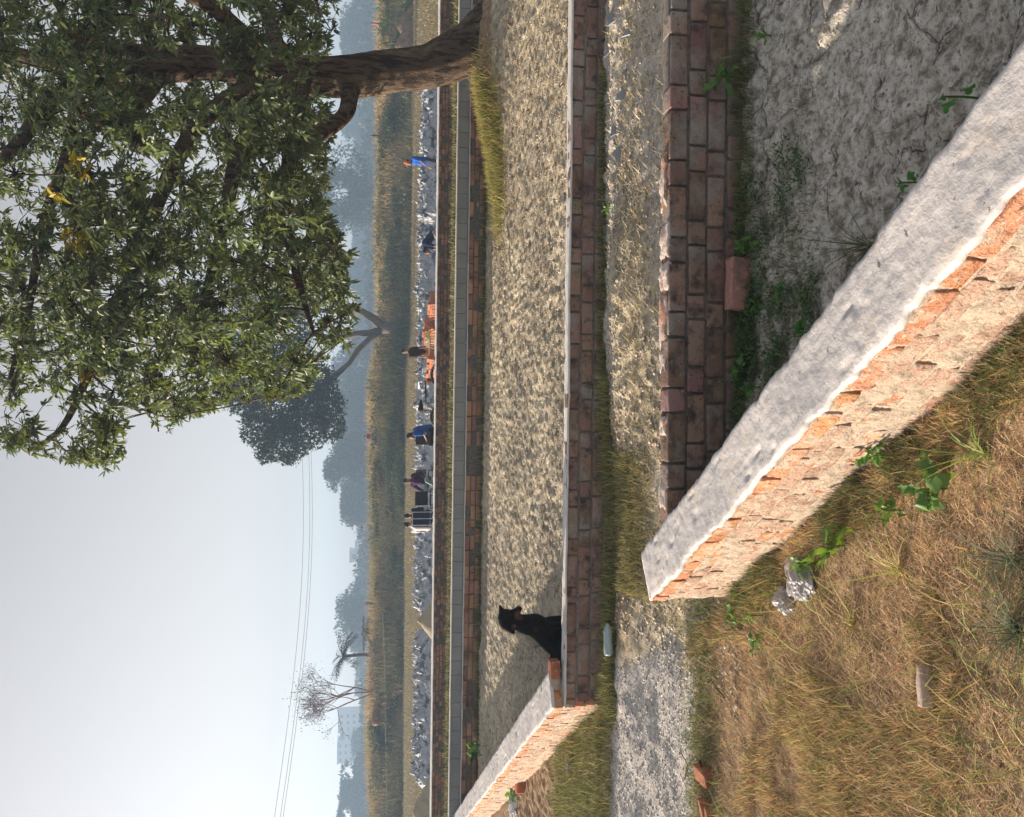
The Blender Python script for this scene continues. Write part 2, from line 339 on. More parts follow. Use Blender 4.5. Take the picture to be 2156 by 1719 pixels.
    for h, st, di in ((nA, .9, .03), (nC_, .8, .008), (noise(150, 3), .7, .004), (mr.outputs[0], 'a', .02)):
        bp = N.new('ShaderNodeBump'); bp.inputs['Distance'].default_value = di; L.new(h, bp.inputs['Height'])
        if st == 'a':
            m1 = N.new('ShaderNodeMapRange'); m1.inputs[1].default_value = .46; m1.inputs[2].default_value = .60; L.new(nB, m1.inputs[0])
            m2 = N.new('ShaderNodeMath'); m2.operation = 'MULTIPLY'; L.new(a.outputs['Alpha'], m2.inputs[0]); L.new(m1.outputs[0], m2.inputs[1]); L.new(m2.outputs[0], bp.inputs['Strength'])
        else: bp.inputs['Strength'].default_value = st
        if prev: L.new(prev, bp.inputs['Normal'])
        prev = bp.outputs[0]
    L.new(prev, b.inputs['Normal']); return m
ground = bulk('ground', np.stack([GX, GY, GZ], -1).reshape(-1, 3), Fq, gmat(), smooth=True); tag(ground, kind='structure')
Xv, Yv = GX.ravel(), GY.ravel(); s = cross_s(Xv, Yv); y2 = line_y(A2, B2, Xv); y1 = line_y(A1, B1, Xv); y3 = line_y(A3, B3, Xv)
nz1 = fbm(Xv * 1.3, Yv * 1.3, s=71)
left = 1 - sm(.0, .12, s)
gras = left * np.clip(1 - sm(4.35, 4.6, Yv + .25 * nz1) + sm(6.0, 6.15, Yv + .12 * nz1), 0, 1)
gras = np.maximum(gras, (Yv > y2) * (Yv < y1) * sm(.15, -.3, Xv + .5 * nz1 - .0) * sm(5.3, 5.6, Yv + .2 * nz1) * sm(-1.9, -1.4, Xv))
gras = np.maximum(gras, np.exp(-((Xv - 4.6) / 1.6) ** 2 - ((Yv - 11.7) / .5) ** 2) > .35)
grav = (1 - gras) * np.clip(left * (Yv < 7) + sm(.1, .6, nz1 + .2) * (Yv > y2 + .3) * (Yv < y1) * .8, 0, 1)
wild = sm(.2, .5, Yv - y3)
crack = (1 - left) * (Yv < y2)
zone = np.stack([gras * (1 - wild), grav, wild, crack], -1).astype(np.float32)
za = ground.data.attributes.new('zone', 'FLOAT_COLOR', 'POINT'); za.data.foreach_set('color', zone.ravel())

# ------------------------------------------------------------------ brick walls
def lump_box(nx, ny, nz):
    """unit box grid with shared surface vertices"""
    idx = {}; V = []; Fa = []
    def v(i, j, k):
        if (i, j, k) not in idx: idx[(i, j, k)] = len(V); V.append((i / nx - .5, j / ny - .5, k / nz - .5))
        return idx[(i, j, k)]
    for i in range(nx):
        for j in range(ny):
            Fa.append((v(i, j, 0), v(i, j + 1, 0), v(i + 1, j + 1, 0), v(i + 1, j, 0))); Fa.append((v(i, j, nz), v(i + 1, j, nz), v(i + 1, j + 1, nz), v(i, j + 1, nz)))
    for i in range(nx):
        for k in range(nz):
            Fa.append((v(i, 0, k), v(i + 1, 0, k), v(i + 1, 0, k + 1), v(i, 0, k + 1))); Fa.append((v(i, ny, k), v(i, ny, k + 1), v(i + 1, ny, k + 1), v(i + 1, ny, k)))
    for j in range(ny):
        for k in range(nz):
            Fa.append((v(0, j, k), v(0, j, k + 1), v(0, j + 1, k + 1), v(0, j + 1, k))); Fa.append((v(nx, j, k), v(nx, j + 1, k), v(nx, j + 1, k + 1), v(nx, j, k + 1)))
    return np.array(V), Fa
LB = {k: lump_box(*k) for k in ((10, 5, 5), (5, 5, 5), (3, 3, 3), (6, 3, 3))}
def lump_brick(mb, c, d, rz, cl, grid=(10, 5, 5), amp=.0035, rnd=.005, tilt=0.0, chip=.0):
    V, Fa = LB[grid]; d = np.array(d); t2 = np.abs(2 * V); pw_ = np.array([2.1 if g_ > 3 else 4.0 for g_ in grid]); V = np.sign(V) * .5 * (1 - (1 - t2) ** pw_); P = V * d
    q = np.abs(V) * d - (d / 2 - rnd); q = np.clip(q, 0, None); ql = np.linalg.norm(q, axis=1)
    over = np.clip(ql - rnd, 0, None)[:, None]; P = P - np.sign(V) * q / (ql[:, None] + 1e-9) * over
    o = rng.uniform(0, 99, 3)
    for k in range(3): P[:, k] += amp * fbm(P[:, 0] * 30 + o[0], P[:, 1] * 30 + o[1] + 5 * k, P[:, 2] * 30 + o[2], s=k, o=2)
    if chip:
        cr = np.array([rng.choice([-.5, .5]), -.5, rng.choice([-.5, .5])]) * d
        dd = np.linalg.norm(P - cr, axis=1); P *= (1 - chip * np.exp(-(dd / .03) ** 2))[:, None]
    mb.add(P @ rotm(rng.normal() * tilt, rng.normal() * tilt, rz + rng.normal() * tilt).T + np.array(c), Fa, cl)
def brickcol(lo=.7, hi=1.2, w=.12):
    k = rng.uniform(lo, hi); return (k, k * (1 + rng.normal() * w * .4), k * (1 + rng.normal() * w * .6))
def long_wall(name, A, B, ncourse, thick, bm, mm, label, grid, L=.232, H=.088, J=.013, flem=True, jit=.006, top=None, capt=.014, gap=.0, topt=.012, base=None):
    """front face on the line A-B (top level), bricks laid course by course"""
    w = empty(name, (0, 0, 0), label=label, cat='wall')
    d = Vector((B.x - A.x, B.y - A.y, 0)); Ln = d.length; d.normalize(); n = Vector((-d.y, d.x, 0))
    if n.y < 0: n = -n
    ang = math.atan2(d.y, d.x); mb = MB()
    for c in range(ncourse):
        z = A.z - topt - H / 2 - c * (H + J); s_ = -.05 - .17 * (c % 2) - .03 * c; k = c
        while s_ < Ln:
            ln = (L if (k % 2 == 0) else .112) if flem else (L if rng.random() < .85 else .112)
            k += 1; ln2 = ln * rng.uniform(.96, 1.03); a0, a1 = max(0, s_), min(Ln, s_ + ln2); s_ += ln2 + J
            if a1 - a0 < .04: continue
            off = rng.uniform(-jit, jit) + .002 * c
            dp = min(thick, .115)
            p = A + d * ((a0 + a1) / 2) + n * (dp / 2 + off + .008 * float(vnoise(s_ * .7, c * .3, 0, 77))); p.z = z + rng.uniform(-.003, .003) + .006 * float(vnoise(s_ * .5, 0, 0, 78))
            g = grid if (a1 - a0) > .15 else {(10, 5, 5): (5, 5, 5)}.get(grid, (3, 3, 3))
            lump_brick(mb, p, (a1 - a0, dp, H * rng.uniform(.95, 1.03)), ang, brickcol(), g, tilt=.006, chip=rng.choice([0, 0, .2]), rnd=.005)
    mb.build('brick_courses', bm, w, smooth=True)
    zt = A.z - topt - .004; zb = A.z - ncourse * (H + J) - .12; c0 = (A + B) / 2 + n * (thick / 2 + .009)
    mo = MB(); V, Fa = lump_box(max(8, int(Ln / .05)), 2, 8)
    V = V * np.array([Ln - .01, thick - .012, zt - zb]); V[:, 1] += .006 * fbm(V[:, 0] * 12, V[:, 2] * 25, s=3)
    mo.add(V @ rotm(0, 0, ang).T + np.array([c0.x, c0.y, (zt + zb) / 2]), Fa); mo.build('mortar', mm, w, smooth=True)
    if top and capt < .01:
        tb = MB(); s_ = 0.0
        while s_ < Ln:
            l_ = rng.uniform(.10, .38); wd_ = thick * rng.uniform(.55, 1.02)
            if rng.random() < .74:
                V, Fa = lump_box(14, 6, 3); V = V * np.array([l_, wd_, .018]); o_ = rng.uniform(0, 50); V[:, 1] += .020 * fbm(V[:, 0] * 16 + o_, V[:, 0] * 0, s=9); V[:, 0] += .02 * fbm(V[:, 1] * 30 + o_, V[:, 0] * 0, s=10); V[:, 2] += (.010 * fbm(V[:, 0] * 22 + o_, V[:, 1] * 30, s=19)) - .01 * (2 * np.abs(V[:, 0]) / l_) ** 4
                p = A + d * (s_ + l_ / 2) + n * (thick * .5 + rng.uniform(-.006, .02)); kk = rng.uniform(.7, 1.1); tb.add(V @ rotm(rng.normal() * .04, rng.normal() * .02, ang).T + np.array([p.x, p.y, A.z + .002]), Fa, (kk, kk, kk))
            s_ += l_ * rng.uniform(.7, 1.3)
        tb.build('mortar_crust', top, w, smooth=True)
    elif top:
        tb = MB(); V, Fa = lump_box(int(Ln / .03), 4, 2); V = V * np.array([Ln, thick + capt * 1.0, (.013 if capt > .01 else .010)]); V[:, 2] += .007 * fbm(V[:, 0] * 3, V[:, 1] * 10, s=8) + .004 * fbm(V[:, 0] * 15, V[:, 1] * 20, s=28); V[:, 1] += (.016 if capt > .01 else .022) * fbm(V[:, 0] * (5 if capt > .01 else 9), V[:, 0] * 0, s=9) * (V[:, 1] < 0); V[:, 2] += (0 if capt > .01 else .005) * fbm(V[:, 0] * 25, V[:, 1] * 30, s=19)
        c1 = (A + B) / 2 + n * (thick / 2 - .003); tb.add(V @ rotm(0, 0, ang).T + np.array([c1.x, c1.y, A.z - (.008 if capt > .01 else -.001)]), Fa); tb.build('plaster_cap', top, w, smooth=True)
    return w
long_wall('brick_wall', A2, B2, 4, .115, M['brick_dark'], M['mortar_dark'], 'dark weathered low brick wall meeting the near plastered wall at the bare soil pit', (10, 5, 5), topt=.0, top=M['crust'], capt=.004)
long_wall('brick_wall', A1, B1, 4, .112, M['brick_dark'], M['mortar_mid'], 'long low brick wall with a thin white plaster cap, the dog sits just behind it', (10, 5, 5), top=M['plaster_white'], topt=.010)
w3 = long_wall('brick_wall', A3, B3, 5, .30, M['brick_far'], M['mortar_dark'], 'rough old brick retaining wall under the grey concrete block row', (6, 3, 3), H=.074, J=.012, top=M['plaster_white'], jit=.03, flem=False)
w4 = long_wall('brick_wall', A4, B4, 4, .55, M['brick_far'], M['mortar_dark'], 'farthest low dark brick wall with weeds at its foot, people sit behind it', (3, 3, 3), L=.125, H=.062, J=.010, top=M['plaster_white'], jit=.02, flem=False)
# concrete block row standing on the wall
w = empty('concrete_block_wall', label='row of square grey concrete blocks set along the top of the old brick wall', cat='wall')
d3 = Vector((B3.x - A3.x, B3.y - A3.y, 0)); L3 = d3.length; d3.normalize(); n3 = Vector((-d3.y, d3.x, 0)); n3 = n3 if n3.y > 0 else -n3
a3 = math.atan2(d3.y, d3.x); mb = MB(); s_ = 0
while s_ < L3:
    p = A3 + d3 * (s_ + .12) + n3 * (.09 + .06 + rng.uniform(-.003, .003)); k = rng.uniform(.93, 1.05)
    mb.box((p.x, p.y, zW + .004 + .083), (.234, .12, .166), a3, (k, k, k), ch=.004); s_ += .2385
mb.build('block_row', M['concrete'], w)
tb = MB(); V, Fa = lump_box(400, 3, 2); V = V * np.array([L3, .15, .016]); V[:, 2] += .003 * fbm(V[:, 0] * 4, V[:, 1] * 9, s=8)
c1 = A3 + d3 * (L3 / 2) + n3 * .155; tb.add(V @ rotm(0, 0, a3).T + np.array([c1.x, c1.y, zW + .178]), Fa); tb.build('plaster_cap', M['plaster_white'], w, smooth=True)
# the path edge behind wall 4 (pale band)

def cross_wall(name, P0, P1, zt, hgt, width, label, course_seed, far=False):
    """P0->P1 runs along the left face; right normal nC"""
    w = empty(name, label=label, cat='wall'); d = Vector((P1.x - P0.x, P1.y - P0.y, 0)); Ln = d.length; d.normalize(); n = Vector((d.y, -d.x, 0)); ang = math.atan2(d.y, d.x)
    mb = MB(); H, J = .070, .011; nc = int(hgt / (H + J)) + 1
    for c in range(nc):
        z = zt - .022 - H / 2 - c * (H + J); s_ = -.12 * (c % 2); k = c
        while s_ < Ln:
            ln = (.115 if rng.random() < .55 else .232) * rng.uniform(.95, 1.03); a0, a1 = max(0, s_), min(Ln, s_ + ln); s_ += ln + J * rng.uniform(.6, 1.6)
            if a1 - a0 < .05: continue
            p = P0 + d * ((a0 + a1) / 2) + n * (.057 + rng.uniform(-.003, .004) - (.006 if c == 0 else 0)); p.z = z + rng.uniform(-.005, .005)
            k2 = rng.uniform(.8, 1.2) if c < 1 else rng.uniform(.8, 1.1)
            lump_brick(mb, p, (a1 - a0, .115, H * rng.uniform(.92, 1.05)), ang, (k2, k2 * rng.uniform(.92, 1.08), k2 * rng.uniform(.85, 1.1)) if (c < 1 or rng.random() < .12) else (k2 * .80, k2 * 1.12, k2 * 1.5), (10, 5, 5) if not far else (6, 3, 3) , tilt=.008, chip=rng.choice([0, 0, .12]), amp=.007) if (a1 - a0) > .15 or far else \
            lump_brick(mb, p, (a1 - a0, .115, H * rng.uniform(.92, 1.05)), ang, (k2, k2 * rng.uniform(.92, 1.08), k2 * rng.uniform(.85, 1.1)) if (c < 1 or rng.random() < .12) else (k2 * .80, k2 * 1.12, k2 * 1.5), (5, 5, 5), tilt=.014, chip=rng.choice([0, .12, .3]), amp=.005)
    # far end and right face bricks, one skin
    for c in range(nc):
        z = zt - .022 - H / 2 - c * (H + J); s_ = .1 - .12 * (c % 2)
        while s_ < Ln - .06:
            ln = .225; a0, a1 = max(0, s_), min(Ln - .004, s_ + ln); s_ += ln + J
            if a1 - a0 < .05: continue
            p = P0 + d * ((a0 + a1) / 2) + n * (width - .0575); p.z = z
            lump_brick(mb, p, (a1 - a0, .108, H), ang, brickcol(.6, .9), (6, 3, 3), tilt=.006)
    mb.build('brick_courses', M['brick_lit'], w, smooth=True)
    mo = MB(); V, Fa = lump_box(max(8, int(Ln / .012)), 4, 40)
    V = V * np.array([Ln - .02, width - .003, hgt + .1]); V[:, 1] += (.011 * fbm(V[:, 0] * 11, V[:, 2] * 16, s=3 + course_seed) + .004 * fbm(V[:, 0] * 45, V[:, 2] * 60, s=8)) * (V[:, 1] > 0) * 1.0; c0 = (P0 + P1) / 2 + n * (width / 2)
    mo.add(V @ rotm(0, 0, ang).T + np.array([c0.x, c0.y, zt - .024 - (hgt + .1) / 2]), Fa); mo.build('mortar', M['mortar'], w, smooth=True)
    # trowelled cement top, ragged over the arris
    nxg = int(Ln / .012); nyg = 26; V, Fa = lump_box(nxg, nyg, 2); V = V * np.array([Ln + .01, width, .026]); X_, Y_ = V[:, 0] + Ln / 2, V[:, 1] / width
    sd2 = np.where(Y_ > 0, 0, 50.0); rag = .010 * fbm(X_ * 3.1 + sd2, Y_ * 0, s=11) + .016 * np.clip(vnoise(X_ * 11 + sd2, Y_ * 0, 0, 12) + .1, -.4, .5) + .006 * vnoise(X_ * 37, Y_ * 0, 0, 13)
    V[:, 1] += np.where(Y_ > 0, 1, -.75) * np.abs(Y_) * 2 * rag * 1.0
    topm = V[:, 2] > 0
    V[:, 2] += np.where(topm, .0030 * fbm(X_ * 3, V[:, 1] * 5, s=13) + .0018 * fbm(X_ * 11 + V[:, 1] * 8, V[:, 1] * 16 - X_ * 5, s=14) + .0022 * fbm(X_ * 40, V[:, 1] * 50, s=15, o=2) - .006 * np.clip(fbm(X_ * 9, V[:, 1] * 22, s=17, o=2) - .38, 0, 1) * 3, 0)
    V[:, 2] -= .004 * sm(.42, .5, np.abs(Y_)) * topm
    tb = MB(); tb.add(V @ rotm(0, 0, ang).T + np.array([c0.x, c0.y, zt - .013]), Fa); tb.build('plaster_cap', M['plaster'], w, smooth=True)
    return w
# near wall: from behind the frame's lower edge to its free end
P1 = Vector((cE.x, cE.y, 0)); P0 = P1 - dC * 4.0
Wd = .262
cross_wall('plastered_brick_wall', P0, P1, zW + .012, .56, Wd, 'near low brick wall with grey trowelled cement top and orange sunlit bricks, running into the foreground', 1)
# far piece on the same line, beyond the first long wall
fs = at(1162, 1488, zW + .095); fe = fs + (at(950, 1760, zW + .095) - fs).normalized() * 9.0
cross_wall('plastered_brick_wall', Vector((fs.x, fs.y, 0)), Vector((fe.x, fe.y, 0)), zW + .095, .62, .262, 'far low brick wall with cement top beyond the dog, its pale brick side in the sun', 2, far=True)
# two orange bricks with a mortar patch closing its end, as top course over the long wall
w = empty('brick_course', label='two orange bricks joined by a grey mortar patch on the corner by the dog', cat='bricks')
e0 = at(1173, 1394, Y=None, z=zW + .04); e1 = at(1173, 1488, z=zW + .04); dd = (e1 - e0).normalized(); LL = (e1 - e0).length; an = math.atan2(dd.y, dd.x); mb = MB()
lump_brick(mb, e0 + dd * .06 + Vector((0, .055, .012)), (.125, .115, .074), an, (1.0, .95, .9)); mb.build('brick', M['brick_new'], w, smooth=True); mb = MB(); lump_brick(mb, e0 + dd * (LL - .065) + Vector((0, .055, .012)), (.13, .115, .074), an, (.9, .85, .85))
mb.build('brick', M['brick_new'], w, smooth=True); mb = MB(); lump_brick(mb, e0 + dd * (LL / 2) + Vector((0, .058, .010)), (LL - .24, .112, .068), an, (1, 1, 1), amp=.008); mb.build('mortar', M['mortar'], w, smooth=True)

# ------------------------------------------------------------------ scattered blades, clods, leaves
def blades(P, L, wd, az, tilt, droop, C, seg=2):
    n = len(P); L = L[:, None]; ca, sa = np.cos(az)[:, None], np.sin(az)[:, None]
    H = np.concatenate([ca, sa, 0 * ca], 1); Zv = np.array([[0, 0, 1.0]]); t = tilt[:, None]; side = np.concatenate([-sa, ca, 0 * ca], 1) * wd[:, None] / 2
    pts = [P]; w_ = [1.0]
    for k in range(seg):
        tt = t + droop[:, None] * (k + .5) / seg * 1.6
        pts.append(pts[-1] + L / seg * (H * np.sin(tt) + Zv * np.cos(tt))); w_.append(1 - .85 * ((k + 1) / seg) ** 1.3)
    V = np.stack([p + s_ * side * w for p, w in zip(pts, w_) for s_ in (-1, 1)], 1).reshape(-1, 3)
    b = (np.arange(n) * (2 * seg + 2))[:, None]
    Fa = np.stack([b + np.array([[2 * k, 2 * k + 1, 2 * k + 3, 2 * k + 2]]) for k in range(seg)], 1).reshape(-1, 4)
    return V, Fa, np.repeat(C, seg, 0)
def merge(parts):
    V, Fa, C, n = [], [], [], 0
    for v, f, c in parts: V.append(v); Fa.append(f + n); C.append(c); n += len(v)
    return np.concatenate(V), np.concatenate(Fa), np.concatenate(C)
def pal(n, cols, w, var=.25):
    i = rng.choice(len(cols), n, p=np.array(w) / sum(w)); c = np.array(cols)[i] * rng.uniform(1 - var, 1 + var, (n, 1)); return np.clip(c, 0, 1)
def onground(x, y, dz=0): return np.stack([x, y, hmap(x, y) + dz], 1)
def field_blades(n, x, y, L, wd, tilt, cols, w, droop=.5, seg=2, dz=-.005, var=.3):
    n = len(x); az = rng.uniform(0, 2 * math.pi, n)
    return blades(onground(x, y, dz), rng.uniform(*L, n), rng.uniform(*wd, n), az, rng.uniform(*tilt, n), rng.uniform(0, droop, n), pal(n, cols, w, var), seg)
DRY = [(.72, .47, .28), (.86, .65, .41), (.45, .29, .17), (.34, .37, .12), (.15, .19, .06)]
# lower left meadow : matted dry grass
x = rng.uniform(-3.4, 1.3, 420000); y = 1.15 + 3.55 * rng.random(420000) ** 1.15
s = cross_s(x, y); nn = fbm(x * 1.6, y * 1.6, s=71 + 9); k = (s < -.02) & (np.abs(x) < .62 * y + .35) & (y + .25 * fbm(x * 1.3, y * 1.3, s=71) < 4.55); x, y, s, nn = x[k], y[k], s[k], nn[k]
k = rng.random(len(x)) < .55 + .5 * nn; xa, ya, na = x[k], y[k], nn[k]
parts = [field_blades(0, xa, ya, (.02, .055), (.0014, .003), (.7, 1.5), DRY, (6, 4.5, 2.5, .7, .4), dz=.002)]
g = (na > .30) | (s[k] > -.16); xg, yg = xa[g][:42000], ya[g][:42000]
parts.append(field_blades(0, xg, yg, (.03, .08), (.0018, .0035), (.1, 1.0), DRY, (3, 2.5, 2, 2.2, 1.4)))
xx = rng.uniform(-3, 1.2, 9000); yy = rng.uniform(1.2, 4.6, 9000); kk = (cross_s(xx, yy) < -.03) & (fbm(xx * .9, yy * .9, s=5) > .12); xx, yy = xx[kk], yy[kk]
parts.append(field_blades(0, xx, yy, (.08, .2), (.003, .006), (.3, 1.35), [(.34, .42, .12), (.60, .46, .20), (.18, .26, .07)], (1.5, 2.5, 1), droop=1.0, seg=3 - 1))
V, Fa, C = merge(parts); tag(bulk('meadow_grass', V, Fa, M['grass'], C), 'matted dry brown grass with green tufts beside the near plastered wall', 'grass', kind='stuff')
# grass along the wall feet and on the strip between walls and beyond the gap
parts = []
def strip_blades(n, f, L, cols, w, wd=(.003, .006), tilt=(.1, 1.1)):
    x, y = f(n); parts.append(field_blades(0, x, y, L, wd, tilt, cols, w))
def near_line(A, B, x0, x1, d0, d1):
    return lambda n: (lambda x: (x, line_y(A, B, x) + rng.uniform(d0, d1, n)))(rng.uniform(x0, x1, n))
GRN = [(.16, .21, .07), (.27, .28, .10), (.48, .40, .20), (.11, .13, .06)]
strip_blades(8500, near_line(A1, B1, -2.3, .25, -.26, -.02), (.03, .13), GRN, (3, 2, 4, 2))
strip_blades(2500, near_line(A1, B1, .2, 2.5, -.12, -.02), (.03, .10), GRN, (3, 2, 2, 2))
strip_blades(8500, lambda n: (rng.uniform(-1.3, -.3, n), rng.normal(5.5, .16, n)), (.02, .08), GRN, (1, 2, 5, 1))
strip_blades(3200, near_line(A2, B2, -.45, 2.2, -.16, -.02), (.03, .13), GRN, (3, 1, .5, 3), wd=(.002, .004))
strip_blades(2500, lambda n: (rng.normal(.62, .35, n), rng.normal(3.45, .14, n)), (.02, .07), GRN, (3, 1, .5, 3), wd=(.002, .004))
strip_blades(9000, lambda n: (rng.uniform(-4.6, -2.25, n), rng.uniform(6.0, 7.6, n)), (.04, .16), GRN, (4, 3, 3, 1), wd=(.004, .008))
strip_blades(6000, lambda n: (rng.uniform(-3.6, -1.2, n), rng.uniform(5.85, 6.1, n)), (.03, .10), GRN, (1, 2, 5, 2), wd=(.003, .006))
strip_blades(5000, lambda n: (rng.uniform(-3.0, -.4, n), rng.normal(4.40, .12, n)), (.03, .10), GRN, (4, 3, 2, 2), wd=(.003, .005))
strip_blades(3500, near_line(A3, B3, -5.5, 6, -.14, -.02), (.05, .2), GRN, (3, 1, 3, 3), wd=(.005, .01))
n = 15000; t_ = rng.uniform(-.1, 3.0, n); s_q = -rng.uniform(.005, .20, n) * rng.random(n) ** .4; x = cE.x - dC.x * t_ + nC.x * s_q; y = cE.y - dC.y * t_ + nC.y * s_q; k = fbm(x * 3, y * 3, s=88) + .35 * (t_ > 1.2) > -.05
parts.append(field_blades(0, x[k], y[k], (.02, .09), (.002, .004), (.1, 1.1), [(.12, .16, .06), (.20, .26, .08), (.09, .10, .06), (.26, .22, .14)], (3, 2, 3, 2)))  # mossy fringe, darkened to paint in footing shade along the near wall
V, Fa, C = merge(parts); tag(bulk('verge_grass', V, Fa, M['grass'], C), 'green and straw coloured grass fringe growing along the low wall feet', 'grass', kind='stuff')
# grassy mound beside the tree
n = 15000; x = rng.normal(3.75, .5, n); y = rng.normal(11.6, .26, n); k = y < line_y(A3, B3, x) - .03; x, y = x[k], y[k]
V, Fa, C = field_blades(0, x, y, (.06, .2), (.005, .011), (.1, 1.2), [(.34, .33, .09), (.5, .42, .17), (.2, .24, .07), (.42, .28, .14)], (4, 3, 3, 2))
tag(bulk('mound_grass', V, Fa, M['grass'], C), 'yellow green grass tussock on the earth mound at the foot of the big tree', 'grass', kind='stuff')
# weeds between the two far walls
n = 30000; x = rng.uniform(-11, 9, n); y = line_y(A3, B3, x) + rng.uniform(.7, 1, n) + 3.6 * rng.random(n); k = y < line_y(A4, B4, x) - 1.0; x, y = x[k], y[k]
V, Fa, C = field_blades(0, x, y, (.04, .17), (.01, .02), (.1, 1.1), [(.12, .15, .05), (.3, .26, .13), (.42, .36, .22), (.05, .06, .03)], (3, 3, 2, 4))
kk_ = np.repeat(np.repeat(fbm(x * 1.1, y * 1.1, s=61) > -.15, 1), 2); Fa, C = Fa[kk_], C[kk_]
tag(bulk('verge_weeds', V, Fa, M['grass'], C), 'low dull weeds filling the strip between block row and farthest wall', 'weeds', kind='stuff')
# far bank
parts = []
n = 90000; y = 62 + 26 * rng.random(n); x = rng.uniform(-.62, .62, n) * y; nz = fbm(x * .10, y * .25, s=91); g = sm(-.1, .25, nz)
k = rng.random(n) < .65 + .5 * nz; x, y, g = x[k], y[k], g[k]; k = (y > 66.5 + 2 * fbm(x * .1, x * 0, s=9))
for (fx_, fy_, hw_) in ((1500, 68, 1.5), (1110, 84, 1.0), (1132, 84, .9), (918, 76, .8), (286, 78, .5), (50, 78, .5), (1269, 78, .5)):
    cx_ = at(800, fy_ * 0 + fx_, Y=fy_).x; k &= ~((np.abs(x - cx_ * y / fy_) < hw_) & (y < fy_ + .3) & (y > fy_ - 6))
x, y, g = x[k], y[k], g[k]
top = sm(67, 73, y); c = pal(len(x), [(.15, .185, .07), (.08, .11, .05), (.30, .26, .11)], (3, 4, 2)); c2 = pal(len(x), [(.62, .42, .21), (.52, .34, .17), (.40, .35, .15)], (3, 3, 2))
mixk = np.clip(top * .9 + .9 * fbm(x * .16, y * .3, s=55), 0, 1)[:, None]; c = c * (1 - mixk) + c2 * mixk
parts.append(blades(onground(x, y, -.05), rng.uniform(.35, 1.15, len(x)) * (.7 + .6 * g), rng.uniform(.03, .09, len(x)), rng.uniform(0, 6.3, len(x)), rng.uniform(0, .6, len(x)), rng.uniform(0, .8, len(x)), c))
V, Fa, C = merge(parts); tag(bulk('bank_grass', V, Fa, M['grass'], C), 'tall brown and green wild grass covering the far earth bank', 'grass', kind='stuff')
# shrubs on the bank as ground cover leaves
n = 34000; y = 34 + 32 * rng.random(n); x = rng.uniform(-.6, .6, n) * y; parts = [field_blades(0, x, y, (.05, .22), (.02, .05), (.1, 1.3), [(.40, .31, .17), (.30, .25, .12), (.20, .22, .09), (.5, .4, .24)], (4, 3, 2, 2))]
V, Fa, C = merge(parts); tag(bulk('stubble', V, Fa, M['grass'], C), 'short tan stubble on the flat field before the far bank', 'stubble', kind='stuff')
n = 60000; cx = rng.uniform(-44, 44, 260); cy = rng.uniform(66.5, 80, 260); i = rng.integers(0, 260, n); rr = rng.uniform(.5, 1.6, 260)
d = rng.normal(size=(n, 3)); d /= np.linalg.norm(d, axis=1)[:, None]; d[:, 2] = np.abs(d[:, 2]); q = d * rng.uniform(.5, 1, (n, 1)) * rr[i][:, None] * np.array([1.5, 1, .7])
x = cx[i] + q[:, 0]; y = cy[i] + q[:, 1]; P = onground(x, y, 0); P[:, 2] = hmap(cx[i], cy[i]) - .1 + q[:, 2]; ccc = pal(260, [(.13, .17, .07), (.08, .115, .055), (.24, .22, .1), (.34, .22, .13)], (4, 4, 2, 1))[i] * rng.uniform(.7, 1.3, (n, 1))
V, Fa, C = blades(P, rng.uniform(.12, .3, n), rng.uniform(.1, .22, n), rng.uniform(0, 6.3, n), rng.uniform(.3, 1.6, n), rng.uniform(0, .6, n), ccc, seg=1)
tag(bulk('bank_scrub', V, Fa, M['grass'], C), 'dark green scrub bushes massed low on the far bank', 'scrub', kind='stuff')

def clods(n, x, y, smin, smax, cols, w, flat=.6):
    n = len(x); sc = smin + (smax - smin) * rng.random(n) ** 3; P = onground(x, y, 0); P[:, 2] += sc * .1
    base = np.array([(1, 0, 0), (0, 1, 0), (-1, 0, 0), (0, -1, 0), (0, 0, 1), (0, 0, -1.0)])
    a = rng.uniform(0, 6.3, n); ca, sa = np.cos(a), np.sin(a); st = rng.uniform(.6, 1.7, n)
    B = base[None] * rng.uniform(.55, 1.15, (n, 6, 1)) * np.stack([sc * st, sc, sc * flat], 1)[:, None]
    X = B[..., 0] * ca[:, None] - B[..., 1] * sa[:, None]; Y_ = B[..., 0] * sa[:, None] + B[..., 1] * ca[:, None]
    V = (np.stack([X, Y_, B[..., 2]], -1) + P[:, None]).reshape(-1, 3)
    f = np.array([(0, 1, 4), (1, 2, 4), (2, 3, 4), (3, 0, 4), (1, 0, 5), (2, 1, 5), (3, 2, 5), (0, 3, 5)])
    return V, (f[None] + (np.arange(n) * 6)[:, None, None]).reshape(-1, 3), np.repeat(pal(n, cols, w, .2), 8, 0)
SO = [(.44, .40, .33), (.36, .32, .26), (.50, .45, .37)]
parts = []
n = 30000; y = rng.uniform(6.2, 12.4, n); x = rng.uniform(-.56, .56, n) * y; k = (cross_s(x, y) > .3) & (y > line_y(A1, B1, x) + .14) & (y < line_y(A3, B3, x)); parts.append(clods(0, x[k], y[k], .003, .019, SO, (4, 2, 3)))
n = 15000; x = rng.uniform(-1.6, 3.2, n); y = line_y(A2, B2, x) + rng.uniform(.13, 2, n); k = y < line_y(A1, B1, x) - .03; parts.append(clods(0, x[k], y[k], .003, .024, SO, (3, 3, 2)))
n = 15000; x = rng.uniform(-3.6, -.2, n); y = rng.uniform(4.35, 6.1, n); k = cross_s(x, y) < .1; parts.append(clods(0, x[k], y[k], .002, .015, [(.55, .52, .48), (.42, .38, .34), (.64, .61, .57), (.33, .29, .25)], (4, 3, 2, 1)))
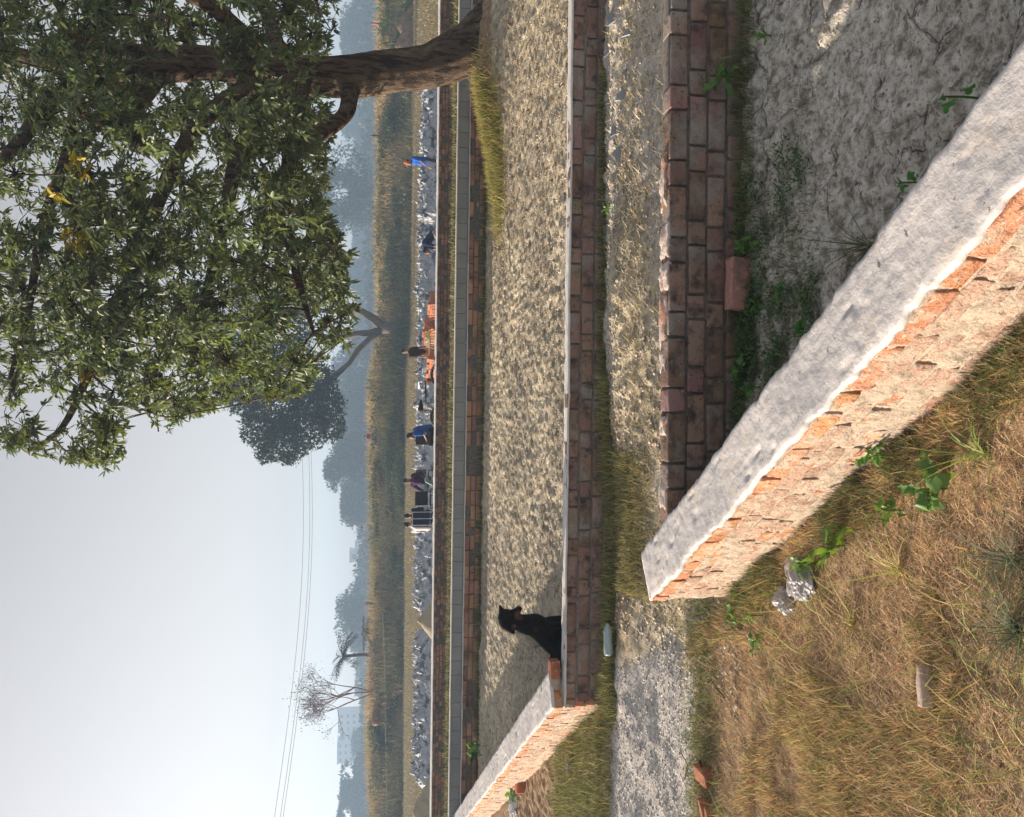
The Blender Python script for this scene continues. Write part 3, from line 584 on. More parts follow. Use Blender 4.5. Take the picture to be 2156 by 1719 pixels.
n = 16000; x = rng.uniform(-.9, 2.4, n); y = rng.uniform(1.6, 3.85, n); k = (cross_s(x, y) > .27); parts.append(clods(0, x[k], y[k], .0015, .010, [(.36, .34, .30), (.24, .22, .2)], (3, 2)))
V, Fa, C = merge(parts); tag(bulk('loose_soil', V, Fa, M['clod'], C), 'loose clods and small stones lying over the bare soil', 'soil clods', kind='stuff')
# straw and bamboo chips lying on the field, elongated flecks
n = 16000; y = rng.uniform(6.4, 12.3, n); x = rng.uniform(-.5, .56, n) * y; k = (rng.random(n) < .6) & (cross_s(x, y) > .3) & (fbm(x * .8, y * .8, s=17) > -.25) & (y < line_y(A3, B3, x)); x, y = x[k], y[k]
V, Fa, C = field_blades(0, x, y, (.02, .08), (.004, .012), (.9, 1.5), [(.52, .44, .30), (.42, .34, .23), (.60, .53, .40)], (3, 2, 2), dz=.006, droop=.2)
x = rng.uniform(-1.4, 3, 7000); y = line_y(A2, B2, x) + rng.choice([1.0, 1.45], 7000) + rng.normal(0, .14, 7000); V2, F2, C2 = field_blades(0, x, y, (.02, .09), (.003, .009), (.8, 1.5), [(.66, .54, .34), (.5, .4, .26), (.75, .68, .5)], (3, 2, 2), dz=.008, droop=.2)
V, Fa, C = merge([(V, Fa, C), (V2, F2, C2)]); tag(bulk('straw_litter', V, Fa, M['grass'], C), 'pale straw and chaff strewn over the sunlit soil between the walls', 'straw', kind='stuff')

n = 2600; y = rng.uniform(6.3, 12.3, n); x = np.where(rng.random(n) < .6, rng.normal(3.4, 1.3, n), rng.uniform(-.5, .55, n) * y); k = (cross_s(x, y) > .3) & (y < line_y(A3, B3, x) - .1); x, y = x[k], y[k]
V, Fa, C = field_blades(0, x, y, (.03, .09), (.015, .035), (1.1, 1.5), [(.30, .17, .09), (.20, .11, .06), (.42, .28, .14)], (3, 2, 2), dz=.012, seg=2); x = rng.uniform(-.6, 2, 120); y = rng.uniform(1.8, 3.8, 120); k = cross_s(x, y) > .3
V2, F2, C2 = field_blades(0, x[k], y[k], (.02, .045), (.006, .012), (1.1, 1.5), [(.26, .18, .11), (.16, .11, .08)], (3, 2), dz=.008, seg=2); V, Fa, C = merge([(V, Fa, C), (V2, F2, C2)]); tag(bulk('leaf_litter', V, Fa, M['grass'], C), 'dry brown fallen leaves strewn over the soil near the big tree', 'leaf litter', kind='stuff')
# ------------------------------------------------------------------ broad leaves
def leaf_strip(L, W, lobes=0, curl=.5, fold=.35, seg=9):
    """one broad leaf from origin along +x, cupped; (V, F)"""
    V = []; Fa = []; x = z = 0; ang = .45
    for i in range(seg + 1):
        t = i / seg; w = W * (math.sin(math.pi * min(1, t * .93 + .04)) ** .8) * (1 + (.38 * math.cos(t * lobes * 2 * math.pi) if lobes else 0))
        if i: x += L / seg * math.cos(ang); z += L / seg * math.sin(ang); ang -= curl / seg * 2.2
        V += [(x, -w / 2, z + fold * w * .4), (x, 0, z), (x, w / 2, z + fold * w * .4)]
        if i: b = 3 * i; Fa += [(b - 3, b - 2, b + 1, b), (b - 2, b - 1, b + 2, b + 1)]
    return np.array(V), Fa
def leafy_plant(name, loc, n, L, W, lobes, colr, label, stem=.05, tilt=(.0, .9), seed=0, cat='plant'):
    t = empty(name, loc, label=label, cat=cat); rg = random.Random(seed); sm_ = MB(); h = stem * 1.4
    sm_.tube([(0, 0, -.02), (.003, .002, h * .5), (.0, .006, h)], [.004, .0035, .003], 6, (.7, .9, .5)); lv = MB()
    n = int(n * 1.7)
    for i in range(n):
        a = i * 2.4 + rg.uniform(-.7, .7); l_ = L * .74 * rg.uniform(.45, 1.15); V, Fa = leaf_strip(l_, W * rg.uniform(.7, 1.2) * l_ / L, lobes, rg.uniform(.2, 1.3), rg.uniform(.2, .7))
        V = V + np.array([.012, 0, 0]); V[:, 2] += l_ * .06 * np.sin(V[:, 0] / l_ * 14 + i); V = V @ rotm(rg.uniform(-.5, .5), -rg.uniform(*tilt), a).T + np.array([0, 0, h * (.35 + .65 * i / max(1, n - 1))]); k = rg.uniform(.75, 1.3)
        lv.add(V, Fa, tuple(min(1, c * k) for c in colr))
    lv.build('leaves', M['weed'], t, smooth=True); sm_.build('stem', M['weed'], t); return t
def gp(px, py, it=3):
    z = .05
    for _ in range(it): p = at(px, py, z=z); z = hz(p.x, p.y)
    p = at(px, py, z=z); return Vector((p.x, p.y, z))
PL = [(1575, 165, 7, .15, .055, 3, (1.6, 1.5, 1.3), 'pale lobed weed growing out beside the dark wall above the pit', .10),
      (1625, 75, 6, .08, .035, 0, (1.1, 1.3, .8), 'small green weed on bare soil near the upper picture corner', .03),
      (2075, 208, 2, .075, .055, 2, (.55, .9, .6), 'dark lobed leaf poking over the near plastered wall top', .10),
      (1950, 386, 2, .06, .04, 2, (.5, .8, .55), 'tiny dark leaf showing above the near wall edge', .06),
      (1660, 610, 6, .08, .04, 2, (.6, 1.0, .6), 'dark ivy leaved weed below the loose brick', .03),
      (1700, 700, 7, .08, .04, 2, (.6, 1.0, .7), 'trailing green weed against the shaded side of the plastered wall', .03),
      (1610, 640, 6, .06, .03, 0, (.7, 1.1, .6), 'small round leaved weed just beside the loose brick', .03),
      (1600, 815, 7, .07, .03, 2, (.7, .9, .9), 'grey green weed where dark wall nears the plastered wall', .04),
      (1790, 1150, 7, .19, .055, 3, (1.5, 1.7, .6), 'bright green long leaved weed at the sunny wall foot', .05),
      (1995, 1030, 8, .15, .06, 3, (1.2, 1.5, 1.2), 'spiny thistle like rosette in the dry grass beside the near wall', .05),
      (1605, 1296, 3, .09, .05, 2, (1.5, 1.5, 1.2), 'two pale notched leaves standing in the dry grass', .04),
      (1605, 1350, 4, .08, .05, 2, (.8, 1.1, 1.1), 'blue green broad leaf in the dry grass by the gravel path', .03),
      (1240, 1470, 5, .10, .05, 2, (1.5, 1.5, 1.1), 'pale leaved weed at the orange brick corner', .04),
      (1095, 1672, 8, .16, .07, 2, (.8, 1.2, .6), 'leafy green weed at the foot of the far plastered wall', .08),
      (1022, 1570, 14, .20, .10, 0, (.8, .95, .8), 'grey green broad leaved bush by the old brick wall', .16),
      (1012, 1590, 12, .18, .10, 0, (.6, .75, .65), 'darker leaved bush beside the grey green bush', .10),
      (1292, 440, 5, .07, .03, 0, (1.1, 1.5, .7), 'little green weed in the debris beyond the dark wall', .04),
      (1880, 960, 6, .11, .05, 3, (.9, 1.4, .7), 'lobed green weed in the shade of the near wall foot', .05),
      (1905, 1075, 6, .10, .045, 2, (1.1, 1.5, .7), 'fresh green weed left of the spiny rosette', .05),
      (1720, 1185, 6, .10, .05, 2, (.9, 1.3, .6), 'green weed leaning over the grey plastic bag', .05),
      (1560, 1290, 6, .08, .04, 0, (.9, 1.3, .6), 'small green weed near the free end of the near wall', .03),
      (1590, 520, 7, .08, .04, 2, (.8, 1.2, .7), 'green weed right of the loose brick at the dark wall foot', .04),
      (1575, 780, 7, .09, .045, 2, (.8, 1.2, .7), 'thick green weed at the shaded dark wall foot', .05),
      (1425, 880, 5, .05, .02, 0, (.7, 1.1, .6), 'small green sprig behind the dark wall top', .03)]
for i, (px, py, n, L_, W_, lo, c, lab, st) in enumerate(PL): leafy_plant('leafy_weed', gp(px, py), n, L_, W_, lo, c, lab, st, seed=i + 3)
# the green leaf lying near the dog
t = MB(); V, Fa = leaf_strip(.15, .07, 0, .3, .3); t.add(V @ rotm(.6, -.5, 2.2).T, Fa, (1.9, 2.2, .8)); tag(t.build('fallen_leaf', M['weed'], loc=at(1083, 1290, Y=9.6) ), 'single bright green leaf standing on the soil right of the dog', 'leaf')
def tuft(name, loc, n, L, wd, cols, w, label, tilt=(.1, 1.2), lean=None):
    az = rng.uniform(0, 6.28, n) if lean is None else rng.normal(lean, .9, n); P = np.zeros((n, 3)); P[:, :2] = rng.normal(0, .012, (n, 2))
    V, Fa, C = blades(P, rng.uniform(*L, n), rng.uniform(*wd, n), az, rng.uniform(*tilt, n), rng.uniform(.2, 1.1, n), pal(n, cols, w, .2), seg=5)
    o = bulk(name, V, Fa, M['grass'], C); o.location = loc; tag(o, label, 'grass tuft'); return o
DK = [(.10, .13, .07), (.16, .17, .08), (.26, .22, .12)]
tuft('grass_tuft', gp(1842, 520), 34, (.12, .30), (.003, .006), DK, (3, 2, 1), 'dark long bladed tuft rising behind the near plastered wall', lean=1.9)
tuft('grass_tuft', gp(2150, 1330), 150, (.10, .26), (.0015, .004), [(.16, .19, .13), (.25, .27, .19), (.10, .13, .08)], (3, 2, 2), 'dense grey green tuft at the nearest edge of the meadow')
tuft('grass_tuft', gp(2148, 1180), 100, (.10, .24), (.0015, .004), [(.16, .19, .13), (.25, .27, .19)], (3, 2), 'thin grey green tuft left of the near wall foot')
tuft('grass_tuft', gp(1560, 1236), 60, (.06, .16), (.003, .006), [(.18, .32, .06), (.26, .38, .1)], (3, 2), 'fresh green tuft beside the free end of the near wall')
tuft('grass_tuft', gp(1900, 1200), 26, (.14, .34), (.003, .006), [(.40, .46, .12), (.5, .42, .16)], (3, 2), 'yellow green long blades leaning over the grass by the wall')
tuft('grass_tuft', gp(1800, 1310), 26, (.10, .30), (.003, .006), [(.45, .42, .15), (.5, .38, .16)], (3, 2), 'straw coloured arching blades in the middle of the dry grass')
tuft('grass_tuft', gp(2080, 960), 26, (.10, .28), (.003, .007), [(.30, .38, .1), (.2, .3, .08)], (3, 2), 'green arching blades along the near wall foot')
# ivy patch against wall 2 foot
n = 5200; i = rng.integers(0, 40, n); cx = rng.uniform(-.1, 1.15, 40); cy = line_y(A2, B2, cx) - rng.uniform(.02, .75, 40) * rng.random(40)
x = cx[i] + rng.normal(0, .05, n); y = cy[i] + rng.normal(0, .035, n); k = (y < line_y(A2, B2, x) - .015) & (cross_s(x, y) > .27); x, y = x[k], y[k]; P = onground(x, y, 0); P[:, 2] += rng.uniform(0, .05, len(x))
V, Fa, C = blades(P, rng.uniform(.008, .022, len(x)), rng.uniform(.008, .018, len(x)), rng.uniform(0, 6.3, len(x)), rng.uniform(.5, 1.5, len(x)), 0 * x, pal(len(x), [(.09, .17, .06), (.06, .11, .045), (.14, .22, .08)], (3, 2, 1)), seg=1)
tag(bulk('creeping_weed', V, Fa, M['grass'], C), 'small leaved green creeper matting the foot of the dark wall', 'ground cover', kind='stuff')

# ------------------------------------------------------------------ trees
def rosettes(centres, axes, nl, L, W, C, outer=.0):
    """leaf rosettes: centres (n,3), axes (n,3) unit; nl leaves each; 4 faces per leaf; colours (n,3)"""
    n = len(centres); m = n * nl; ax = np.repeat(axes, nl, 0); c = np.repeat(centres, nl, 0); th = rng.uniform(0, 2 * math.pi, m)
    r = rng.normal(size=(n, 3)); u = np.cross(axes, r); u /= np.linalg.norm(u, axis=1)[:, None]; v = np.cross(axes, u); u = np.repeat(u, nl, 0); v = np.repeat(v, nl, 0)
    el = rng.uniform(-.35, 1.0, m)[:, None]; d = (u * np.cos(th)[:, None] + v * np.sin(th)[:, None]) * np.cos(el) + ax * np.sin(el); d[:, 2] -= .25; d /= np.linalg.norm(d, axis=1)[:, None]
    sd_ = np.cross(d, ax + rng.normal(0, .35, (m, 3))); sd_ /= np.linalg.norm(sd_, axis=1)[:, None]; nm = np.cross(sd_, d)
    l_ = (rng.uniform(.4, 1.3, m) * L)[:, None]; w_ = (rng.uniform(.75, 1.2, m) * W)[:, None] * .5; c = c + ax * rng.uniform(-.5, .2, (m, 1)) * L * .6
    fo = .35; droop = np.array([[0, 0, -1.0]])
    p = lambda t, s_, wv: c + d * l_ * t + sd_ * w_ * s_ + nm * w_ * fo * abs(s_) + droop * l_ * .18 * t * t
    V = np.stack([p(.04, 0, 0), p(.38, -1, 0), p(.42, 0, 0), p(.38, 1, 0), p(.74, -.8, 0), p(.78, 0, 0), p(.74, .8, 0), p(1.0, 0, 0)], 1).reshape(-1, 3)
    f = np.array([(0, 2, 1, 1), (0, 3, 2, 2), (1, 2, 5, 4), (2, 3, 6, 5), (4, 5, 7, 7), (5, 6, 7, 7)])
    Fa = (f[None] + (np.arange(m) * 8)[:, None, None]).reshape(-1, 4)
    tri = np.tile(np.array([1, 1, 0, 0, 1, 1], bool), m)
    col_ = np.repeat(np.repeat(C, nl, 0) * rng.uniform(.75, 1.3, (m, 1)), 6, 0)
    # all triangles for a clean mesh
    T = np.concatenate([Fa[:, [0, 1, 2]], Fa[~tri][:, [0, 2, 3]]]); CC = np.concatenate([col_, col_[~tri]])
    T[:len(Fa)][tri] = Fa[tri][:, [0, 1, 2]]
    return V, T, CC
tree = empty('mango_tree', (5.35, 11.9, hz(5.35, 11.9)), label='big leaning tree with dark furrowed trunk and dense glossy leaves filling the sky', cat='tree'); tb = np.array(tree.location)
def TP(px, py, Y): return np.array(at(px, py, Y=Y))
tk = [TP(1068, 48, 12.0), TP(1040, 66, 11.95), TP(1003, 96, 11.9), TP(968, 114, 11.85), TP(920, 134, 11.8), TP(880, 143, 11.8), TP(800, 152, 11.75), TP(726, 161, 11.7), TP(650, 160, 11.7), TP(560, 150, 11.65)]
tr_ = [.52, .42, .375, .345, .30, .285, .28, .275, .24, .20]
def densify(P, r, k=6):
    P = np.array(P); n = len(P); t = np.linspace(0, n - 1, (n - 1) * k + 1); i = np.clip(t.astype(int), 0, n - 2); f = t - i; out = []
    for a, b in zip(i, f):
        p0, p1, p2, p3 = P[max(a - 1, 0)], P[a], P[a + 1], P[min(a + 2, n - 1)]
        out.append(.5 * ((2 * p1) + (p2 - p0) * b + (2 * p0 - 5 * p1 + 4 * p2 - p3) * b * b + (-p0 + 3 * p1 - 3 * p2 + p3) * b ** 3))
    return np.array(out), np.interp(t, range(n), r)
def bark_tube(mb, P, r, n=28, amp=.08, fr=9):
    P = np.asarray(P); m = len(P); T = np.gradient(P, axis=0); T /= np.linalg.norm(T, axis=1)[:, None]; a = np.cross(T[0], [0, 1.0, .1]); a /= np.linalg.norm(a); V = []; dist = 0
    for i in range(m):
        a = a - T[i] * (a @ T[i]); a /= np.linalg.norm(a); b = np.cross(T[i], a); th = np.arange(n) * 2 * math.pi / n
        if i: dist += np.linalg.norm(P[i] - P[i - 1])
        cx_, sx_ = np.cos(th), np.sin(th); rr = r[i] * (1 + amp * fbm(cx_ * fr * .35, sx_ * fr * .35, dist * 1.6, s=4) + amp * .5 * np.abs(fbm(cx_ * fr, sx_ * fr, dist * 2.5, s=6)))
        V.append(P[i] + (np.outer(cx_, a) + np.outer(sx_, b)) * rr[:, None])
    V = np.concatenate(V); Fa = [(i * n + k, i * n + (k + 1) % n, (i + 1) * n + (k + 1) % n, (i + 1) * n + k) for i in range(m - 1) for k in range(n)]
    Fa += [tuple(range(n))[::-1], tuple((m - 1) * n + k for k in range(n))]; mb.add(V, Fa)
tm = MB(); P_, r_2 = densify(tk, tr_, 9); bark_tube(tm, P_ - tb, r_2, 56, .10, 12)
# root flare
for a, l_ in ((-2.9, .9), (-2.2, .7), (-1.2, .6), (2.6, .8), (-3.4, .8), (-.3, .6)):
    p0 = np.array(tk[1]) + np.array([0, 0, -.02]); q = [p0 + np.array([math.cos(a) * s_, math.sin(a) * s_, (.32 - .30 * (s_ / l_) ** .6) * (1 - s_ / l_) * .9 - .10 * s_ / l_]) for s_ in np.linspace(.15, l_, 7)]
    tm.tube([x_ - tb for x_ in q], np.linspace(.17, .03, 7), 12, rough=.25)
tm.build('trunk', M['bark'], tree, smooth=True)
skel = [(p, r) for p, r in zip(tk[6:], tr_[6:])]; bm_ = MB()
def limb(pts, rs, n=14):
    P, r = densify(pts, rs, 5); bark_tube(bm_, P - tb, r, n, .07, 6)
    for p, q in zip(P[::2], r[::2]): skel.append((p, q))
limb([TP(560, 150, 11.65), TP(430, 142, 11.5), TP(343, 151, 11.3), TP(206, 161, 11.2), TP(113, 206, 11), TP(40, 300, 10.8), TP(-40, 380, 10.8)], [.19, .16, .15, .13, .10, .08, .05])
limb([TP(580, 150, 11.65), TP(450, 120, 11.8), TP(343, 113, 11.9), TP(189, 113, 12), TP(96, 127, 12), TP(0, 103, 12), TP(-120, 60, 12)], [.17, .14, .12, .12, .11, .10, .08])
limb([TP(740, 175, 11.7), TP(736, 205, 11.5), TP(726, 240, 11.4), TP(690, 272, 11.2), TP(650, 297, 11.0), TP(610, 340, 10.8), TP(570, 420, 10.5), TP(560, 520, 10.3)], [.13, .115, .105, .10, .095, .07, .05, .03])
limb([TP(640, 160, 11.7), TP(560, 210, 11.3), TP(500, 330, 11), TP(470, 480, 10.7), TP(430, 640, 10.5), TP(400, 780, 10.3)], [.15, .12, .10, .08, .06, .03])
limb([TP(560, 160, 11.6), TP(420, 260, 11.3), TP(330, 430, 11), TP(260, 620, 10.8), TP(190, 780, 10.6), TP(130, 900, 10.4), TP(60, 950, 10.4)], [.14, .11, .09, .07, .05, .035, .02])
limb([TP(343, 151, 11.3), TP(250, 260, 11), TP(165, 250, 10.7), TP(140, 330, 10.5), TP(90, 480, 10.3), TP(60, 650, 10.2), TP(20, 800, 10)], [.11, .09, .075, .07, .055, .04, .02])
limb([TP(640, 170, 11.7), TP(620, 260, 10.6), TP(600, 420, 9.8), TP(620, 560, 9.4), TP(660, 700, 9.2)], [.11, .09, .07, .05, .02])
limb([TP(560, 140, 11.7), TP(480, 40, 11), TP(300, -60, 10.5), TP(100, -100, 10)], [.12, .1, .07, .04])
limb([TP(600, 140, 11.7), TP(560, 20, 12.5), TP(520, -150, 13)], [.12, .1, .06])
# crown: clusters placed in a dome round the limbs
OUT = [(0, 1000), (40, 980), (250, 985), (262, 940), (300, 840), (345, 912), (420, 880), (500, 842), (570, 850), (640, 852), (660, 800), (715, 770), (745, 700), (745, 600), (738, 540), (715, 500), (690, 430), (705, 360), (708, 300), (700, 240), (700, 100), (720, 0), (720, -300), (-400, -300), (-400, 950)]
def inside(px, py, poly):
    r = np.zeros(len(px), bool); n = len(poly)
    for i in range(n):
        (x1, y1_), (x2, y2_) = poly[i], poly[(i + 1) % n]
        c = ((y1_ > py) != (y2_ > py)) & (px < (x2 - x1) * (py - y1_) / (y2_ - y1_ + 1e-9) + x1); r ^= c
    return r
cand = np.stack([rng.uniform(-2.5, 9, 9000), rng.uniform(7.5, 15.5, 9000), rng.uniform(1.9, 9, 9000)], 1)
e = ((cand[:, 0] - 5.2) / 7.0) ** 2 + ((cand[:, 1] - 11.4) / 4.2) ** 2 + ((cand[:, 2] - 3.2) / 5.6) ** 2
px, py = proj(cand); k = (e < 1) & (e > .12) & inside(px + rng.normal(14, 8, len(px)), py + rng.normal(10, 8, len(px)), OUT) & (fbm(cand[:, 0] * .75, cand[:, 1] * .3, cand[:, 2] * .75, s=33, o=2) > -.09) & (px > -330) & (py > -260)
k &= ~((cand[:, 1] < 10.8) & (px > 640) & (py > 120) & (py < 300) & (rng.random(len(px)) < .75))
cl = cand[k]; inn = (proj(cl)[0] > -60) & (proj(cl)[1] > -60); keep = []
for i in rng.permutation(len(cl)):
    if all(np.linalg.norm(cl[i] - cl[j]) > (.46 if inn[i] else .8) for j in keep): keep.append(i)
cl = cl[keep]; cl = cl[np.argsort([min(np.linalg.norm(c - p) for p, _ in skel) for c in cl])]
RC = []; RA = []; RK = []
for c in cl:
    D = np.array([np.linalg.norm(c - p) + .5 * max(0, p[2] - c[2]) for p, _ in skel]); j = int(D.argmin()); p0, rr = skel[j]
    mid = (p0 + c) / 2 + rng.normal(0, .07, 3) * D[j] + np.array([0, 0, .08 * D[j]]); r1 = min(rr * .55, .012 + .018 * D[j]); t_ = np.linspace(0, 1, 6)[:, None]
    Q = (1 - t_) ** 2 * p0 + 2 * t_ * (1 - t_) * mid + t_ ** 2 * c; bm_.tube(list(Q - tb), np.linspace(r1, .009, 6), 6, cap=False)
    skel += [(Q[3], r1 * .6), (Q[5], .012)]; kc = rng.choice([.75, 1, 1.25]); out_ = c - np.array([5.2, 11.4, 2.5]); out_ /= np.linalg.norm(out_)
    for q in range(rng.integers(17, 24)):
        a = rng.normal(size=3) * np.array([1, 1, .8]) + out_ * .5; a /= np.linalg.norm(a); l_ = rng.uniform(.08, .37); e_ = c + a * l_
        qx, qy = proj(e_[None]); jx, jy = rng.normal(6, 7), rng.normal(8, 7)
        if not inside(qx + jx, qy + jy, OUT)[0]: continue
        bm_.tube([c - tb, c + a * l_ * .5 + np.array([0, 0, .03]) - tb, e_ - tb], [.007, .005, .003], 4, cap=False); ax = a + np.array([0, 0, .5]); RC.append(e_); RA.append(ax / np.linalg.norm(ax)); RK.append(kc)
# hanging sprays of the left skirt
bm_.build('branches', M['bark'], tree, smooth=True)
RC, RA, RK = np.array(RC), np.array(RA), np.array(RK); n = len(RC)
C = np.array([(1, 1, 1)]) * RK[:, None]; C = C * pal(n, [(1, 1, 1), (1.25, 1.2, .9), (.85, .95, 1.1), (1.9, 1.7, .8)], (6, 3, 4, 1), .2)
C = np.clip(C, 0, 3); px, py = proj(RC); yel = np.zeros(n, bool)
for (a, b, r) in ((155, 510, 36), (172, 350, 30), (100, 400, 20), (110, 330, 18), (185, 790, 20)): yel |= ((px - a) ** 2 + (py - b) ** 2 < r * r) & (RC[:, 1] < 11.2)
V, Fa, CC = rosettes(RC[~yel], RA[~yel], 13, .102, .030, C[~yel]); bulk('foliage', V - tb, Fa, M['leaf'], CC, tree)
if yel.any():
    V, Fa, CC = rosettes(RC[yel], RA[yel], 12, .105, .042, C[yel] * .8); o = bulk('yellow_leaves', V - tb, Fa, M['leaf_yellow'], CC, tree); o['label'] = 'yellowing leaf clusters'
print('rosettes', n, 'clusters', len(cl))

def far_tree(name, h, w, nfac, leaf, cols, cw, seed, trunk_h=.25, tr=.03, dens=1.0, lobes=9, leafm='leaf_far', flat=.8):
    """tree about h high and w wide standing at its own origin; crown of many small leaf faces in lobes"""
    rg = np.random.default_rng(seed); t = empty(name); L_ = []
    for i in range(lobes):
        a = rg.uniform(0, 6.28); q = rg.uniform(0, .75) ** .7; zc = h * (trunk_h + (1 - trunk_h) * rg.uniform(.15, .85)); k = math.sin(min(1, (zc / h - trunk_h) / (1 - trunk_h) + .25) * math.pi * .85)
        L_.append((math.cos(a) * q * w * .38 * k, math.sin(a) * q * w * .38 * k, zc, rg.uniform(.20, .32) * w))
    L_ = np.array(L_); i = rg.integers(0, lobes, nfac); d = rg.normal(size=(nfac, 3)); d /= np.linalg.norm(d, axis=1)[:, None]; rad = rg.uniform(.30, 1.04, (nfac, 1)) ** .5 * (1 + .22 * fbm(d[:, 0] * 3 + i, d[:, 1] * 3, d[:, 2] * 3, s=seed))[:, None]
    P = L_[i][:, :3] + d * rad * L_[i][:, 3:4] * np.array([1, 1, flat]); k = (P[:, 2] < h) & (P[:, 2] > h * trunk_h * .6) & (fbm(P[:, 0] * 5 / w, P[:, 1] * 5 / w, P[:, 2] * 5 / w, s=seed + 5) > -.35 / dens); P = P[k]; n = len(P)
    ck = rg.choice(len(cols), n, p=np.array(cw) / sum(cw)); C = np.array(cols)[ck] * (1 + .35 * fbm(P[:, 0] * 4 / w, P[:, 1] * 4 / w, P[:, 2] * 4 / w, s=seed + 8))[:, None] * rg.uniform(.75, 1.25, (n, 1))
    V, Fa, C = blades(P, rg.uniform(.6, 1.2, n) * leaf, rg.uniform(.45, .9, n) * leaf, rg.uniform(0, 6.3, n), rg.uniform(.2, 2.0, n), 0 * P[:, 0], C, seg=1)
    bulk('crown', V, Fa, M[leafm], C, t); mb = MB(); rt_ = tr * h
    mb.tube([(0, 0, -.4), (.1, 0, h * trunk_h * .6), (0, .1, h * trunk_h * 1.3)], [rt_ * 1.4, rt_, rt_ * .8], 9, rough=.2)
    for q in L_[: min(lobes, 6)]: mb.tube([(0, .1, h * trunk_h * 1.1), (q[0] * .45, q[1] * .45, (h * trunk_h + q[2]) / 2), tuple(q[:3])], [rt_ * .6, rt_ * .4, rt_ * .15], 6, rough=.1)
    mb.build('trunk', M['bark_far'], t, smooth=True); return t

# ------------------------------------------------------------------ far trees
GA = [(.09, .16, .075), (.13, .19, .085), (.055, .10, .05)]; GP = [(.12, .14, .08), (.15, .165, .10), (.08, .10, .055)]
FT = [(18, 748, 70, 260, 'p'), (78, 722, 115, 165, 'd'), (152, 742, 60, 230, 'd'), (262, 722, 90, 190, 'd'), (318, 748, 60, 250, 'd'), (402, 680, 165, 120, 'p'), (500, 746, 110, 210, 'd'),
      (585, 732, 120, 180, 'd'), (680, 748, 100, 200, 'p'), (790, 705, 160, 150, 'd'), (888, 712, 130, 140, 'm'), (985, 690, 135, 120, 'm'), (1058, 722, 110, 135, 'm'), (1118, 757, 80, 220, 'd'), (1180, 772, 80, 240, 'd'),
      (1237, 752, 70, 190, 'd'), (1300, 712, 112, 140, 'm'), (1352, 742, 80, 180, 'd'), (1420, 752, 90, 200, 'd'), (1500, 762, 90, 210, 'd'), (1565, 745, 80, 190, 'd'), (1640, 722, 110, 150, 'd'), (1712, 716, 110, 145, 'd')]
LBL = ['palest tree at the right end of the hazy skyline', 'dark blue round tree behind the trunk of the big tree', 'small hazy tree just left of the big trunk', 'blue hazy tree seen under the curved side branch', 'low hazy tree right of the feathery tree',
       'tall pale feathery tree in the haze under the crown', 'low blue tree in the dip left of the feathery tree', 'blue tree right of the forked grey tree', 'pale tree seen between the forks of the grey tree', 'dark blue tree just left of the forked tree',
       'teal tree between the forked tree and the round tree', 'tall rounded tree standing highest left of the forked tree', 'shoulder tree sloping down left of the tall rounded tree', 'low blue tree right of the white house', 'lowest blue tree in front of the white house',
       'small tree left of the white house', 'dense round tree right of the palm', 'hazy tree behind the palm', 'hazy tree behind the bare tree', 'low blue tree right of the tower block', 'blue tree in front of the tower block', 'broad blue tree left of the tower block', 'blue tree at the left end of the skyline']
for i, (py, tx, wu, D, st) in enumerate(FT):
    D = min(450, D * 1.85); g = at(800, py, Y=D); z0 = hz(g.x, D); h = at(tx, py, Y=D).z - z0; wm = wu / F * D * 1.1
    cs, cw, L_ = (GP, (3, 2, 2), 10) if st == 'p' else (GA, (3, 2, 3), 9) if st == 'd' else (GA + [(.15, .16, .08)], (2, 3, 2, 2), 11)
    t = far_tree('distant_tree', h * 1.06, wm * 1.15, 17000, max(.35, D * .0036), cs, cw, 100 + i, trunk_h=.10, lobes=L_ + 5, dens=3); t.location = (g.x, D, z0 - .2)
    tag(t, LBL[i], 'tree', 'trees along the hazy skyline')
# low thicket along the skyline foot
n = 30000; x = rng.uniform(-190, 190, n); y = rng.uniform(270, 400, n) ; hh = 9 * (.55 + .45 * fbm(x * .06, x * 0, s=3)) ; P = onground(x, y, 0); P[:, 2] += hh * rng.random(n) ** .8
V, Fa, C = blades(P, rng.uniform(.9, 2.0, n), rng.uniform(.9, 1.8, n), rng.uniform(0, 6.3, n), rng.uniform(.2, 2, n), 0 * x, pal(n, GA, (3, 2, 3)), seg=1)
tag(bulk('thicket', V, Fa, M['leaf_far'], C), 'hazy blue thicket filling the foot of the skyline trees', 'thicket', kind='stuff')
# forked grey tree on the bank
g = at(836, 690, Y=68.5); z0 = hz(g.x, 68.5); ft = empty('forked_tree', (g.x, 68.5, z0), label='forked grey tree on the far bank with its crown showing left of the big tree', cat='tree')
o0 = Vector((g.x, 68.5, z0)); q = lambda px, py, Y=68.5: at(px, py, Y=Y) - o0
mb = MB()
for pts, rs in (([q(842, 692), q(822, 690), q(805, 690)], [.75, .5, .45]), ([q(808, 688), q(790, 672), q(760, 655), q(725, 640), q(660, 600)], [.38, .34, .30, .26, .15]), ([q(808, 692), q(780, 700), q(750, 702), q(710, 712), q(640, 700)], [.30, .26, .26, .24, .14]),
                ([q(800, 695), q(780, 712), q(755, 735), q(735, 765), q(690, 800), q(620, 850)], [.28, .24, .22, .2, .15, .08]), ([q(735, 765), q(660, 840), q(600, 920)], [.15, .12, .05]), ([q(710, 712), q(620, 790), q(560, 870)], [.15, .12, .05])): mb.tube(pts, rs, 12, rough=.12)
mb.build('trunk', M['bark_far'], ft, smooth=True)
